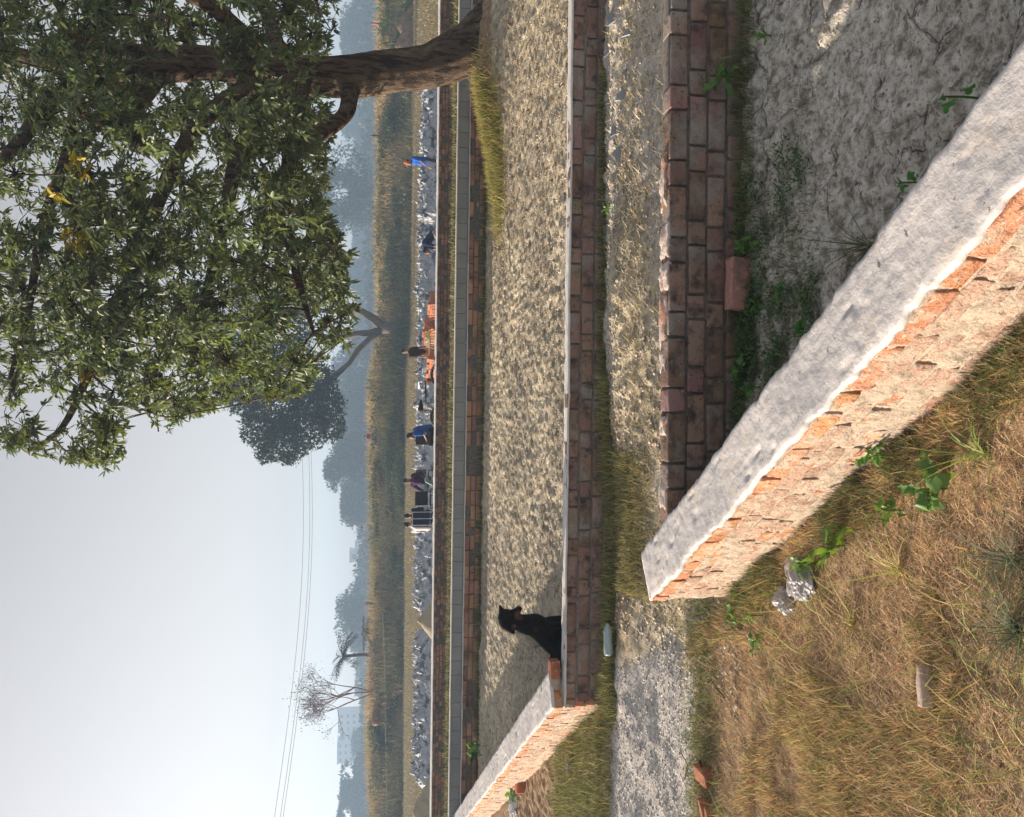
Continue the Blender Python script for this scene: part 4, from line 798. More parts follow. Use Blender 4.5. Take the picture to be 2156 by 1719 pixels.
LBS = [(600, 930, 48), (560, 900, 50), (640, 900, 52), (580, 850, 60), (660, 850, 50), (520, 840, 42), (530, 780, 60), (620, 780, 60), (690, 850, 38), (700, 900, 30), (500, 720, 60), (600, 690, 60), (540, 620, 60), (640, 620, 50), (610, 962, 16), (672, 800, 40), (560, 955, 22)]
P = []
for px, py, r in LBS:
    m = int(1900 * (r / 50) ** 2); c = np.array(q(px, py)); rr = r / F * 70; d = rng.normal(size=(m, 3)); d /= np.linalg.norm(d, axis=1)[:, None]
    P.append(c + d * (rng.uniform(.3, 1.05, (m, 1)) ** .6) * rr * (1 + .25 * fbm(d[:, 0] * 3 + px, d[:, 1] * 3, d[:, 2] * 3, s=2))[:, None])
P = np.concatenate(P); P = P[fbm(P[:, 0] * .7, P[:, 1] * .7, P[:, 2] * .7, s=8) > -.45]; n = len(P)
V, Fa, C = blades(P, rng.uniform(.2, .42, n), rng.uniform(.14, .28, n), rng.uniform(0, 6.3, n), rng.uniform(.2, 2.2, n), 0 * P[:, 0], pal(n, [(.22, .27, .11), (.15, .19, .08), (.32, .35, .17)], (3, 2, 2)) * (1 + .3 * fbm(P[:, 0], P[:, 1], P[:, 2], s=4))[:, None], seg=1)
bulk('crown', V, Fa, M['leaf_far'], C, ft)
# bare reddish tree and palm
def branchy(mb, p, d, L, r, depth, twigs):
    e = p + d * L; mb.tube([p, (p + e) / 2 + rng.normal(0, .03 * L, 3), e], [r, r * .8, r * .6], 5, cap=False)
    if depth == 0: twigs.append(e); return
    for _ in range(3 if depth > 2 else 4):
        nd = d + rng.normal(0, .42, 3); nd[2] += .12; nd /= np.linalg.norm(nd); branchy(mb, e, nd, L * rng.uniform(.6, .85), r * .6, depth - 1, twigs)
g = at(812, 1455, Y=72); z0 = hz(g.x, 72); bt = empty('bare_tree', (g.x, 72, z0), label='thin bare reddish tree with a fan of twigs, left on the bank', cat='tree'); mb = MB(); tw = []
for a, b in ((0, 0), (.25, -.15), (-.3, .1)): branchy(mb, np.array([a * .3, b, -.2]), np.array([a, b, 1.0]) / math.sqrt(1 + a * a + b * b), 2.3, .085, 4, tw)
mb.build('branches', mat('reddish_twig', (.24, .13, .11), .9, .1), bt); tw = np.array(tw); i = rng.integers(0, len(tw), 1100); P = tw[i] + rng.normal(0, .28, (1100, 3))
V, Fa, C = blades(P, rng.uniform(.08, .2, 1100), rng.uniform(.05, .1, 1100), rng.uniform(0, 6.3, 1100), rng.uniform(.2, 2.5, 1100), 0 * P[:, 0], pal(1100, [(.36, .14, .11), (.38, .20, .16), (.16, .08, .06)], (3, 2, 2)), seg=1); bulk('withered_leaves', V, Fa, M['leaf_far'], C, bt)
def palm(px, py, D, h, n, L, label):
    g = at(px, py, Y=D); z0 = hz(g.x, D); t = empty('palm_tree', (g.x, D, z0), label=label, cat='palm tree'); mb = MB(); mb.tube([(0, 0, -.3), (.08, 0, h * .5), (0, 0, h)], [.22, .16, .14], 8, rough=.2); mb.build('trunk', M['bark_far'], t, smooth=True)
    Ps, As, Ls, Ts = [], [], [], []
    for k in range(n):
        a = k * 2.4; el = rng.uniform(-.1, 1.2); p = np.array([0, 0, h]); prev = p
        for s_ in np.linspace(.1, 1, 16):
            e2 = el - s_ * 1.0; p = prev + np.array([math.cos(a) * math.cos(e2), math.sin(a) * math.cos(e2), math.sin(e2)]) * L / 16
            for sg in (-1, 1):
                for _ in range(2): Ps.append(p); As.append(a + sg * 1.1); Ls.append(L * .32 * math.sin(.4 + s_ * 2.4)); Ts.append(rng.uniform(1.5, 2.2))
            prev = p
    m = len(Ps); V, Fa, C = blades(np.array(Ps), np.array(Ls), np.full(m, .05), np.array(As), np.array(Ts), np.full(m, .3), pal(m, [(.11, .14, .07), (.16, .19, .1)], (2, 1)), seg=2); bulk('fronds', V, Fa, M['leaf_far'], C, t)
palm(806, 1378, 74, 2.9, 17, 2.2, 'palm tree with drooping fronds beside the bare tree')
palm(806, 1332, 78, .8, 12, 1.7, 'small young palm right of the tall palm')
palm(815, 1560, 70, .6, 15, 1.7, 'squat bushy date palm behind the brown cow')
# bamboo rail and stakes
g = at(812, 1350, Y=67); bz = empty('bamboo_rail', label='long pale bamboo rail held by stakes along the left of the far bank', cat='fence'); mb = MB()
pts = [at(x_, y_, Y=Y_) for x_, y_, Y_ in ((806, 1290, 69), (809, 1370, 69), (811, 1450, 69), (812, 1540, 69), (814, 1630, 69), (815, 1760, 69))]; mb.tube(pts, .06, 6); mb.build('rail', mat('bamboo', (.38, .36, .22), .7, .3, n1=(3, (.22, .24, .12), .5, .7)), bz)
for y_ in (1344, 1357, 1480, 1620):
    mb = MB(); a = at(809, y_, Y=68.9); mb.tube([a + Vector((0, 0, .15)), Vector((a.x, a.y, hz(a.x, a.y) - .2))], .05, 6); mb.build('stake', bpy.data.materials['bamboo'], bz)

# ------------------------------------------------------------------ buildings and wires
def house(name, px, D, y0, y1, xt, cl, label, floors, blocks):
    a, b = at(xt, y1, Y=D), at(xt, y0, Y=D); cx = (a.x + b.x) / 2; z0 = hz(cx, D); H = a.z - z0; Wd_ = b.x - a.x; t = empty(name, (cx, D, z0), label=label, cat='building'); mw = mat(name + '_wall', cl, .9, .2, n1=(.3, tuple(c * .85 for c in cl), .5, .7)); mg = mat(name + '_glass', (.10, .12, .14), .3, .5)
    for (u0, u1, hf) in blocks:
        mb = MB(); w_ = (u1 - u0) * Wd_; c = (u0 + u1) / 2 * Wd_ - Wd_ / 2; mb.box((c, 0, H * hf / 2), (w_ - .05, 9, H * hf)); mb.build('wall', mw, t); mb = MB(); mb.box((c, 0, H * hf + .2), (w_ + .6, 9.8, .4)); mb.build('roof', mw, t)
        nf = max(1, int(floors * hf)); fh = H * hf / nf; nw = max(1, int(w_ / 3.2))
        for f_ in range(nf):
            for k in range(nw):
                mb = MB(); mb.box((c - w_ / 2 + w_ * (k + .5) / nw, -4.52, f_ * fh + fh * .55), (w_ / nw * .45, .12, fh * .42)); mb.build('window', mg, t)
house('tower_block', 745, 440, 1495, 1600, 712, (.55, .57, .60), 'pale hazy tower block with flat roofs beyond the left trees', 7, ((0, .42, 1), (.42, .62, .93), (.62, 1, .98)))
house('white_house', 760, 400, 1140, 1180, 738, (.72, .70, .70), 'small white house standing among the far trees', 3, ((0, .6, 1), (.6, 1, .8)))
def wire(pa, pb, label):
    a, b = at(*pa[:2], Y=pa[2]), at(*pb[:2], Y=pb[2]); mb = MB(); n = 30
    mb.tube([a.lerp(b, i / n) - Vector((0, 0, 1.1 * math.sin(math.pi * i / n))) for i in range(n + 1)], .016, 5); o = mb.build('power_line', M['grey']); tag(o, label, 'power line')
wire((634, 900, 95), (566, 1800, 60), 'topmost thin power line crossing the pale sky')
wire((648, 900, 95), (578, 1800, 60), 'middle thin power line crossing the pale sky')
wire((653, 900, 95), (584, 1800, 60), 'lowest thin power line crossing the pale sky')

# ------------------------------------------------------------------ grey plastic covered heap behind the people
def heap(y0, y1, xt0, xt1, Y, seed, label, prof=1.0):
    a, b = at(xt0, y0, Y=Y), at(xt1, y1, Y=Y); Ln = abs(b.x - a.x); n1, n2 = int(Ln / .04), 60; U, Vv = np.meshgrid(np.linspace(0, 1, n1), np.linspace(-1, 1, n2)); X = a.x + (b.x - a.x) * U; Yy = Y + Vv * 1.9
    top = a.z + (b.z - a.z) * U; g = hmap(X, Yy, False); e = (1 - np.abs(Vv) ** 2.4) * np.clip(np.minimum(U, 1 - U) * Ln / .8, 0, 1) ** .5; Z = g - .08 + (top - g) * e
    rf = np.abs(fbm(X * 2.2, Yy * 2.2, s=seed)) ; rf2 = np.abs(fbm(X * 6, Yy * 6, s=seed + 9)); rf3 = np.abs(fbm(X * 13, Yy * 9, s=seed + 19)); Z += e * (.26 * rf + .24 * rf2 + .12 * rf3 - .22); Yy = Yy + .14 * fbm(X * 4, Z * 4, s=seed + 3) * e
    i = np.arange(n1 * n2).reshape(n2, n1); Fa = np.stack([i[:-1, :-1], i[:-1, 1:], i[1:, 1:], i[1:, :-1]], -1).reshape(-1, 4)
    tag(bulk('plastic_heap', np.stack([X, Yy, Z], -1).reshape(-1, 3), Fa if b.x > a.x else Fa[:, ::-1], M['tarp']), label, 'heap')
heap(150, 505, 884, 876, 31, 1, 'right end of the crumpled grey plastic heap, behind the man in blue')
heap(430, 900, 876, 874, 31.5, 2, 'middle stretch of crumpled grey plastic heap behind the bricks and bicycle')
heap(820, 1312, 874, 868, 32, 3, 'crumpled grey plastic heap behind the seated people')
heap(1305, 1665, 868, 864, 31, 4, 'left stretch of shiny blue grey plastic heap beyond the block row')
o = None
# pale soil heaps between / left of it
def mound(px, py, Y, w_, h_, m, name, label, cat):
    g = at(px, py, Y=Y); V, Fa = lump_box(24, 14, 6); V[:, 2] += .5; P = V.copy(); r = np.linalg.norm(V[:, :2] * 2, axis=1); P[:, 2] = P[:, 2] * np.clip(1 - r * .8, 0, 1) ** .8; P = P * np.array([w_, w_ * .6, h_]); P += .06 * h_ * np.stack([fbm(P[:, 0] * 5, P[:, 1] * 5, P[:, 2] * 5, s=k) for k in range(3)], 1)
    mb = MB(); mb.add(P, Fa); o = mb.build(name, m, smooth=True, loc=(g.x, Y, hz(g.x, Y) - .03)); tag(o, label, cat)
sand = mat('sand', (.40, .34, .24), .95, .1, n1=(3, (.28, .23, .16), .5, .7), bump=[(20, .8, .03)]); hay = mat('hay', (.24, .16, .09), .95, .1, n1=(2, (.13, .09, .05), .45, .65), bump=[(12, 1, .08)])
mound(890, 1306, 28, 1.5, .85, sand, 'sand_heap', 'pale sand heap in the gap of the grey plastic heap', 'sand heap')
mound(885, 1712, 28, 2.6, 1.0, sand, 'sand_heap', 'pale sand heap at the far left behind the farthest wall', 'sand heap')
mound(836, 95, 66, 3.6, 1.5, hay, 'hay_heap', 'brown rounded hay heap beside the tree trunk on the far field', 'hay heap')
mound(840, 55, 66.5, 3.0, 1.3, hay, 'hay_heap', 'smaller brown hay heap right of the other', 'hay heap')

# ------------------------------------------------------------------ bodies
def capsules(segs, n=12):
    mb = MB()
    for s_ in segs:
        p0, p1, r0_, r1_ = np.array(s_[0], float), np.array(s_[1], float), s_[2], s_[3]; d = p1 - p0; L_ = np.linalg.norm(d)
        if L_ < 1e-5: mb.ball(p0, r0_, n); continue
        d /= L_; k = 5; pts = []; rr = []
        for t in np.linspace(-90, 0, k)[:-1]: pts.append(p0 + d * r0_ * math.sin(R(t))); rr.append(max(1e-4, r0_ * math.cos(R(t))))
        pts += [p0, p1]; rr += [r0_, r1_]
        for t in np.linspace(0, 90, k)[1:]: pts.append(p1 + d * r1_ * math.sin(R(t))); rr.append(max(1e-4, r1_ * math.cos(R(t))))
        mb.tube(pts, rr, n)
    return mb
def organic(name, segs, m, parent, vox=.015, smooth=6, balls=()):
    mb = capsules(segs)
    for c, r, *rot in balls: mb.ball(c, r, 16, rot=rot[0] if rot else None)
    o = mb.build(name, m, parent, smooth=True); rm = o.modifiers.new('Remesh', 'REMESH'); rm.mode = 'VOXEL'; rm.voxel_size = vox; rm.use_smooth_shade = True
    sm2 = o.modifiers.new('Smooth', 'SMOOTH'); sm2.factor = .5; sm2.iterations = smooth; return o
STAND = dict(hip=(0, 0, .92), chest=(0, 0, 1.26), neck=(0, .01, 1.41), head=(0, .03, 1.55), shL=(-.18, 0, 1.37), elL=(-.23, -.02, 1.08), haL=(-.22, .08, .84), shR=(.18, 0, 1.37), elR=(.23, -.02, 1.08), haR=(.22, .08, .84),
             hpL=(-.09, 0, .88), knL=(-.10, .03, .48), anL=(-.10, 0, .08), hpR=(.09, 0, .88), knR=(.10, .03, .48), anR=(.10, 0, .08))
SIT = dict(hip=(0, 0, .50), chest=(0, .02, .84), neck=(0, .04, .99), head=(0, .07, 1.13), shL=(-.18, .02, .95), elL=(-.24, .08, .68), haL=(-.12, .30, .60), shR=(.18, .02, .95), elR=(.24, .08, .68), haR=(.12, .30, .60),
           hpL=(-.09, .02, .49), knL=(-.12, .43, .50), anL=(-.12, .40, .08), hpR=(.09, .02, .49), knR=(.12, .43, .50), anR=(.12, .40, .08))
def person(loc, rz, J, label, shirt, trous, sc=1.0, cap=None, long_=False, lower=None, hairlen=0, look=0.0, group=None, vox=.018):
    t = empty('person', loc, rz, label=label, cat='person', group=group); J = {k: np.array(v, float) * sc for k, v in J.items()}; hd = J['head']; f = np.array([math.sin(look), math.cos(look), -.05]); s_ = sc
    sk = [(J['neck'], hd - f * .01, .055 * s_, .06 * s_), (hd + np.array([0, 0, -.03]) * s_ + f * .015 * s_, hd + np.array([0, 0, -.085]) * s_ + f * .05 * s_, .068 * s_, .042 * s_), (hd + f * .09 * s_, hd + f * .105 * s_ + np.array([0, 0, -.025 * s_]), .012 * s_, .014 * s_)]
    for S_ in 'LR':
        sh, el, ha, hp, kn, an = [J[k + S_] for k in ('sh', 'el', 'ha', 'hp', 'kn', 'an')]
        sk += [(sh, el, .048 * s_, .038 * s_), (el, ha, .036 * s_, .025 * s_), (hp, kn, .072 * s_, .05 * s_), (kn, an, .05 * s_, .035 * s_)]
        side = np.cross(f, [0, 0, 1.0]) * (.075 * s_) * (1 if S_ == 'R' else -1); sk.append((hd + side - np.array([0, 0, .01]), hd + side + np.array([0, 0, .012]), .014 * s_, .014 * s_))
        fd = ha - el; fd /= np.linalg.norm(fd); sd_ = np.cross(fd, [0, 0, 1.0]); sd_ = sd_ / (np.linalg.norm(sd_) + 1e-6); sk.append((ha, ha + fd * .07 * s_, .026 * s_, .03 * s_)); cur = np.cross(sd_, fd) * -.02
        for q_, (o_, l_) in enumerate(((-.027, .06), (-.009, .072), (.009, .068), (.027, .052))): b0 = ha + fd * .075 * s_ + sd_ * o_ * s_; sk.append((b0, b0 + fd * l_ * s_ + cur, .011 * s_, .009 * s_))
        sk.append((ha + fd * .02 - sd_ * .03 * s_, ha + fd * .065 * s_ - sd_ * .055 * s_, .012 * s_, .010 * s_)); toe = an + np.array([0, .15, -.045]) * s_; sk.append((an + np.array([0, -.03, -.04]) * s_, toe, .035 * s_, .03 * s_))
    sk += [(J['hip'], J['chest'], .12 * s_, .13 * s_), (J['chest'], J['neck'], .10 * s_, .055 * s_)]
    organic('body', sk, M['skin'], t, vox * .7, 3, balls=[(hd + np.array([0, 0, .01]), (.077 * s_, .095 * s_, .115 * s_))])
    c = J['chest']; sh = [(J['hip'], (J['hip'] + c) / 2, .145 * s_, .145 * s_), ((J['hip'] + c) / 2, c, .145 * s_, .155 * s_), (c, J['shL'], .13 * s_, .075 * s_), (c, J['shR'], .13 * s_, .075 * s_), (c, J['neck'], .11 * s_, .07 * s_)]
    for S_ in 'LR':
        e = J['sh' + S_] + (J['el' + S_] - J['sh' + S_]) * (1.0 if long_ else .75); sh.append((J['sh' + S_], e, .072 * s_, .06 * s_))
        if long_: sh.append((e, J['el' + S_] + (J['ha' + S_] - J['el' + S_]) * .9, .055 * s_, .042 * s_))
    organic('shirt', sh, shirt, t, vox, 4); tr2 = []
    for S_ in 'LR': tr2 += [(J['hip'], J['hp' + S_], .13 * s_, .105 * s_), (J['hp' + S_], J['kn' + S_], .10 * s_, .072 * s_), (J['kn' + S_], J['an' + S_] + np.array([0, 0, .05]), .07 * s_, .058 * s_)]
    organic(lower or 'trousers', tr2, trous, t, vox, 4)
    hr = [(hd + np.array([0, -.01, .035]) * s_ - f * .015, hd + np.array([0, -.0, .06]) * s_ + f * .02, .088 * s_, .078 * s_)]
    if hairlen: hr.append((hd - f * .05 * s_, hd - f * .08 * s_ - np.array([0, 0, hairlen]), .07 * s_, .045 * s_))
    organic('hair', hr, M['hair'], t, vox, 3)
    for q_ in (-1, 1): mb = MB(); sd_ = np.cross(f, [0, 0, 1.0]); mb.ball(hd + f * .088 * s_ + sd_ * .03 * q_ * s_ + np.array([0, 0, .012]), .011 * s_, 8); mb.build('eye', M['hair'], t)
    if cap: organic('cap', [(hd + np.array([0, 0, .07]) * s_, hd + np.array([0, 0, .075]) * s_, .095 * s_, .085 * s_), (hd + f * .09 + np.array([0, 0, .05]), hd + f * .15 + np.array([0, 0, .045]), .03, .02)], cap, t, vox, 2)
    return t
def foot(px_head, py, Y, dz=0): p = at(px_head, py, Y=Y); return Vector((p.x, Y, hz(p.x, Y) + dz))
def mod(B, **k): d = dict(B); d.update(k); return d
blue, navy, purple, white_, jean, dkjean, brown, greyc, skirt = cloth('blue_shirt', (.02, .10, .42)), cloth('navy_shirt', (.018, .025, .07)), cloth('purple_sweater', (.05, .018, .06)), cloth('white_cloth', (.62, .60, .60)), cloth('light_jeans', (.26, .33, .38)), cloth('dark_jeans', (.05, .06, .09)), cloth('brown_shirt', (.05, .03, .028)), cloth('grey_trousers', (.35, .34, .33)), cloth('dark_skirt', (.03, .03, .035))
orange, red = cloth('orange_cap', (.65, .16, .05)), cloth('red_cloth', (.45, .05, .04))
# man in blue
person(foot(850, 336, 29), R(100), mod(STAND, head=(-.02, .10, 1.55), neck=(-.01, .05, 1.42), elL=(-.30, .16, 1.12), haL=(-.26, .34, .86), elR=(.34, -.10, 1.12), haR=(.22, -.02, 1.0), knL=(-.1, .08, .5)), 'man in bright blue shirt and orange cap standing behind the farthest wall', blue, dkjean, cap=orange, look=.3)
# bending person
person(foot(880, 500, 28), R(95), mod(STAND, hip=(0, -.16, .66), chest=(0, .18, .90), neck=(0, .34, .93), head=(0, .46, .88), shL=(-.17, .26, .90), shR=(.17, .26, .90), elL=(-.2, .32, .62), haL=(-.14, .42, .38), elR=(.2, .30, .62), haR=(.16, .36, .36), hpL=(-.09, -.16, .62), hpR=(.09, -.16, .62), knL=(-.14, .16, .42), knR=(.14, .16, .42), anL=(-.12, -.06, .08), anR=(.12, -.06, .08)), 'person in dark navy shirt bending forward behind the farthest wall', navy, greyc)
# thin child
person(foot(855, 741, 26.5), R(200), mod(STAND, neck=(0, .03, 1.46), head=(0, .08, 1.60), shL=(-.13, 0, 1.37), shR=(.13, 0, 1.37), elL=(-.18, .05, 1.08), elR=(.18, .05, 1.08)), 'slim child in dark brown shirt standing in front of the brick stacks', brown, cloth('tan_shorts', (.5, .3, .16)), sc=.86)
# person in blue sitting
person(foot(860, 902, 24.5, .16), R(70), mod(SIT, chest=(0, .07, .82), neck=(0, .15, .95), head=(0, .24, 1.06), shL=(-.17, .10, .92), shR=(.17, .10, .92)), 'person in blue top with black hair sitting hunched beside the bicycle', cloth('royal_blue_top', (.02, .08, .30)), cloth('black_trousers', (.02, .02, .025)), hairlen=.06)
# purple man
person(foot(850, 1010, 27, .10), R(150), mod(SIT, head=(0, .06, 1.15), elL=(-.30, .04, .70), haL=(-.16, .18, .55), elR=(.32, .10, .72), haR=(.20, .34, .58), knL=(-.24, .40, .52), knR=(.20, .44, .54), anL=(-.02, .42, .12), anR=(.04, .36, .10)), 'man in purple sweater and light jeans sitting on a black chair', purple, jean, long_=True)
# two seen from behind
person(foot(850, 1086, 26, .12), R(10), mod(SIT, head=(0, .10, 1.12)), 'person in navy jacket seen from behind on the white striped chair', navy, navy, long_=True, hairlen=.04)
person(foot(852, 1108, 26.5, .10), R(-25), mod(SIT, head=(0, .12, 1.12)), 'person in white shirt sitting left of the one in navy', white_, greyc)
# on the bank
person(foot(765, 1110, 84), R(20), STAND, 'distant person in white top and dark skirt standing on the bank', white_, skirt, sc=1.02, lower='skirt', vox=.03)
person(foot(780, 1132, 84), R(160), mod(SIT, hip=(0, 0, .35), knL=(-.12, .3, .45), knR=(.12, .3, .45), anL=(-.12, .2, .06), anR=(.12, .2, .06), chest=(0, .12, .66), neck=(0, .18, .78), head=(0, .24, .88), shL=(-.16, .14, .74), shR=(.16, .14, .74), elL=(-.2, .2, .5), elR=(.2, .2, .5)), 'distant dark clad person squatting on the bank beside the standing one', skirt, skirt, long_=True, vox=.03)
person(foot(792, 918, 76), R(30), mod(SIT), 'distant person in red sitting in the bank grass', red, skirt, vox=.03)
person(foot(800, 286, 78), R(60), STAND, 'distant dark figure on the bank right of the feathery tree', skirt, skirt, sc=.8, vox=.03)
person(foot(800, 50, 78), R(60), STAND, 'tiny distant figure in red near the right edge of the bank', red, skirt, sc=.8, vox=.03)
person(foot(792, 1269, 78), R(60), STAND, 'tiny distant figure in rusty brown left on the bank', cloth('rust_cloth', (.3, .09, .05)), brown, sc=.7, vox=.03)

# ------------------------------------------------------------------ chairs, bicycle, bricks
def chair(loc, rz, label, m, m2, h=.86, w_=.46, stripes=None):
    t = empty('chair', loc, rz, label=label, cat='chair', group='chairs behind the farthest wall')
    mb = MB(); mb.box((0, 0, .44), (w_, .44, .035), ch=.01); mb.build('seat', m, t)
    mb = MB(); mb.box((0, -.23, .44 + (h - .44) * .56), (w_, .03, (h - .44) * .85), rx=-.12, ch=.008); mb.build('backrest', m, t)
    for x_ in (-1, 1):
        for y_ in (-1, 1):
            mb = MB(); mb.tube([(x_ * w_ * .52, y_ * .24, 0), (x_ * w_ * .46, y_ * .2, .43)], .014, 8); mb.build('leg', m2, t)
    if stripes:
        for x_ in (-.8, 0, .8): mb = MB(); mb.tube([(x_ * w_ * .5, -.262, .42), (x_ * w_ * .5, -.30, h)], .014, 6); mb.build('back_bar', stripes, t)
        mb = MB(); mb.tube([(-.4 * w_, -.305, h), (.4 * w_, -.305, h)], .016, 6); mb.build('top_rail', stripes, t)
    return t
chair(foot(880, 922, 24.5, .1), R(180), 'plain black chair with broad back left of the person in blue', M['black'], M['black'], h=.98, w_=.42)
chair(foot(880, 882, 25, .1), R(100), 'black chair carrying the hunched person in blue', M['black'], M['black'])
chair(foot(880, 1009, 27, .1), R(150), 'black framed chair carrying the man in purple', M['black'], M['black'])
chair(foot(880, 1053, 26, .1), R(170), 'empty black chair between the seated people', M['black'], M['black'], h=.92)
chair(foot(880, 1091, 25.4, .12), R(6), 'navy chair with white frame bars on its back', navy, M['steel'], h=1.02, w_=.5, stripes=white_)
# bicycle
def bicycle(loc, rz, label):
    t = empty('bicycle', loc, rz, label=label, cat='bicycle'); r = .34; wb = .53
    for x_ in (-wb, wb):
        mb = MB(); n = 36; pts = [(x_ + r * math.cos(2 * math.pi * k / n), 0, r + r * math.sin(2 * math.pi * k / n)) for k in range(n + 1)]; mb.tube(pts, .02, 8, cap=False); wh = mb.build('wheel', M['rubber'], t, smooth=True)
        mb = MB(); pts = [(x_ + (r - .022) * math.cos(2 * math.pi * k / n), 0, r + (r - .022) * math.sin(2 * math.pi * k / n)) for k in range(n + 1)]; mb.tube(pts, .009, 6, cap=False); mb.build('rim', M['steel'], wh)
        mb = MB()
        for k in range(18): a = 2 * math.pi * k / 18; mb.tube([(x_, .02 * (-1) ** k, r), (x_ + (r - .02) * math.cos(a), 0, r + (r - .02) * math.sin(a))], .0025, 4)
        mb.tube([(x_, -.05, r), (x_, .05, r)], .022, 8); mb.build('spokes', M['steel'], wh)
        mb = MB(); mb.tube([(x_ + (r + .035) * math.cos(a), 0, r + (r + .035) * math.sin(a)) for a in np.linspace(R(20 if x_ > 0 else 35), R(150 if x_ > 0 else 175), 14)], .016, 6); mb.build('mudguard', M['steel'], t)
    bb = (-.08, 0, .28); st_ = (-.22, 0, .82); hd_ = (.36, 0, .84); hb = (.40, 0, .72); mb = MB()
    for a, b in ((bb, st_), (st_, hd_), (bb, hb), (hd_, hb)): mb.tube([a, b], .018, 8)
    for y_ in (-.05, .05): mb.tube([(-wb, y_, r), bb], .010, 6); mb.tube([(-wb, y_, r), (-.21, 0, .80)], .008, 6); mb.tube([(wb, y_, r), hb], .012, 6)
    mb.build('frame', M['black'], t, smooth=True)
    mb = MB(); mb.tube([hd_, (.34, 0, 1.0)], .013, 8); mb.tube([(.20, -.28, .98), (.34, -.22, 1.0), (.36, 0, 1.0), (.34, .22, 1.0), (.20, .28, .98)], .012, 8); mb.build('handlebar', M['steel'], t, smooth=True)
    organic('saddle', [((-.34, 0, .95), (-.12, 0, .95), .075, .025)], brown, t, .01, 3); mb = MB(); mb.tube([st_, (-.24, 0, .94)], .012, 8); mb.build('seat_post', M['steel'], t)
    mb = MB(); mb.box((-.55, 0, .76), (.36, .14, .012)); 
    for y_ in (-.06, .06): mb.tube([(-.7, y_, .75), (-wb, y_, r)], .006, 5)
    mb.build('luggage_rack', M['steel'], t); mb = MB(); mb.tube([(-.08, -.05, .28), (-.08, .05, .28)], .09, 20); mb.tube([(-.08, -.06, .28), (.02, -.07, .14)], .009, 6); mb.tube([(-.08, .06, .28), (-.18, .07, .42)], .009, 6); mb.build('crank', M['steel'], t)
    for x_, z_, y_ in ((.02, .14, -.1), (-.18, .42, .1)): mb = MB(); mb.box((x_, y_, z_), (.09, .07, .02)); mb.build('pedal', M['rubber'], t)
bicycle(foot(890, 832, 20.6, -.02), R(2), 'old black bicycle leaning behind the farthest wall before the brick stacks')
def brick_stack(px, py, Y, nx_, nz_, ny_, rz, label):
    l = foot(px, py, Y, -.02); t = empty('brick_stack', l, rz, label=label, cat='brick stack'); mb = MB(); lump_brick(mb, (0, 0, 0), (.235, .112, .072), 0, (1, 1, 1), (3, 3, 3), amp=.003, rnd=.005); proto = mb.build('brick', M['brick_new'], t, smooth=False); first = True; c = 0
    for k in range(nz_):
        for i_ in range(nx_):
            if k > nz_ - 2 and rng.random() < .35: continue
            if c >= 98: break
            b = proto if first else proto.copy()
            if not first: col.objects.link(b); b.parent = t
            first = False; c += 1; head = (k % 3 == 2); b.location = ((i_ - nx_ / 2) * .245 + rng.normal() * .006, -.12 + rng.normal() * .015, .038 + k * .076); b.rotation_euler = (0, 0, rng.normal() * .03 + (math.pi if rng.random() < .5 else 0))
    mb = MB(); V, Fa = lump_box(10, 4, 8); V = V * np.array([nx_ * .245 - .03, ny_, nz_ * .076 - .08]); V[:, 0] -= .12; V[:, 1] += ny_ / 2 - .06; V[:, 2] += (nz_ * .076 - .08) / 2; V += rng.normal(0, .012, V.shape); mb.add(V, Fa); mb.build('inner_bricks', M['brick_new'], t)
brick_stack(905, 655, 26, 5, 10, .5, R(-52), 'right brick stack of red orange bricks behind the farthest wall')
brick_stack(905, 712, 27, 5, 11, .5, R(-50), 'middle brick stack behind the yellow stools')
brick_stack(900, 768, 25.5, 5, 10, .5, R(-55), 'left brick stack behind the bicycle')
ym = mat('yellow_paint', (.62, .42, .12), .5, .4)
for i, (py, rz) in enumerate(((708, .3), (720, -.4))):
    t = empty('metal_stool', foot(905, py, 24.6, .12), rz, label=('yellow tube stool leaning by the middle brick stack', 'cream tube stool beside the slim child')[i], cat='stool'); mb = MB(); mb.box((0, 0, .62), (.3, .3, .03), ch=.01, rx=.4); mb.build('seat', ym if i == 0 else sand, t)
    for x_ in (-1, 1):
        for y_ in (-1, 1): mb = MB(); mb.tube([(x_ * .2, y_ * .17, 0), (x_ * .12, y_ * .12, .62 + y_ * .05)], .016, 6); mb.build('leg', ym if i == 0 else sand, t)
    mb = MB(); mb.tube([(-.17, -.14, .25), (.17, -.14, .25), (.17, .14, .25), (-.17, .14, .25), (-.17, -.14, .25)], .010, 6); mb.build('brace', ym if i == 0 else sand, t)
def crumple(name, loc, size, m, label, cat, amp=.22, seed=0, fr=2.2, rz=0.0, grid=(18, 14, 10)):
    V, Fa = lump_box(*grid); u = V / (np.linalg.norm(V, axis=1)[:, None] + 1e-6) * .5; k = 1 + amp * (2 * np.abs(fbm(u[:, 0] * fr * 2 + seed, u[:, 1] * fr * 2, u[:, 2] * fr * 2, s=seed)) - .5) + amp * .4 * fbm(u[:, 0] * fr * 6, u[:, 1] * fr * 6, u[:, 2] * fr * 6, s=seed + 4)
    mb = MB(); mb.add((u * k[:, None] * np.array(size)) @ rotm(0, 0, rz).T, Fa); o = mb.build(name, m, smooth=False, loc=loc); tag(o, label, cat); return o
crumple('plastic_bag', foot(912, 650, 24.2, .42), (.32, .2, .18), cloth('blue_plastic', (.10, .28, .62)), 'small bright blue bag in front of the right brick stack', 'bag', seed=3)
crumple('draped_cloth', at(928, 772, Y=18.72), (.34, .16, .30), cloth('dusty_cloth', (.42, .36, .33)), 'pale dusty cloth hanging over the farthest wall', 'cloth', seed=5)
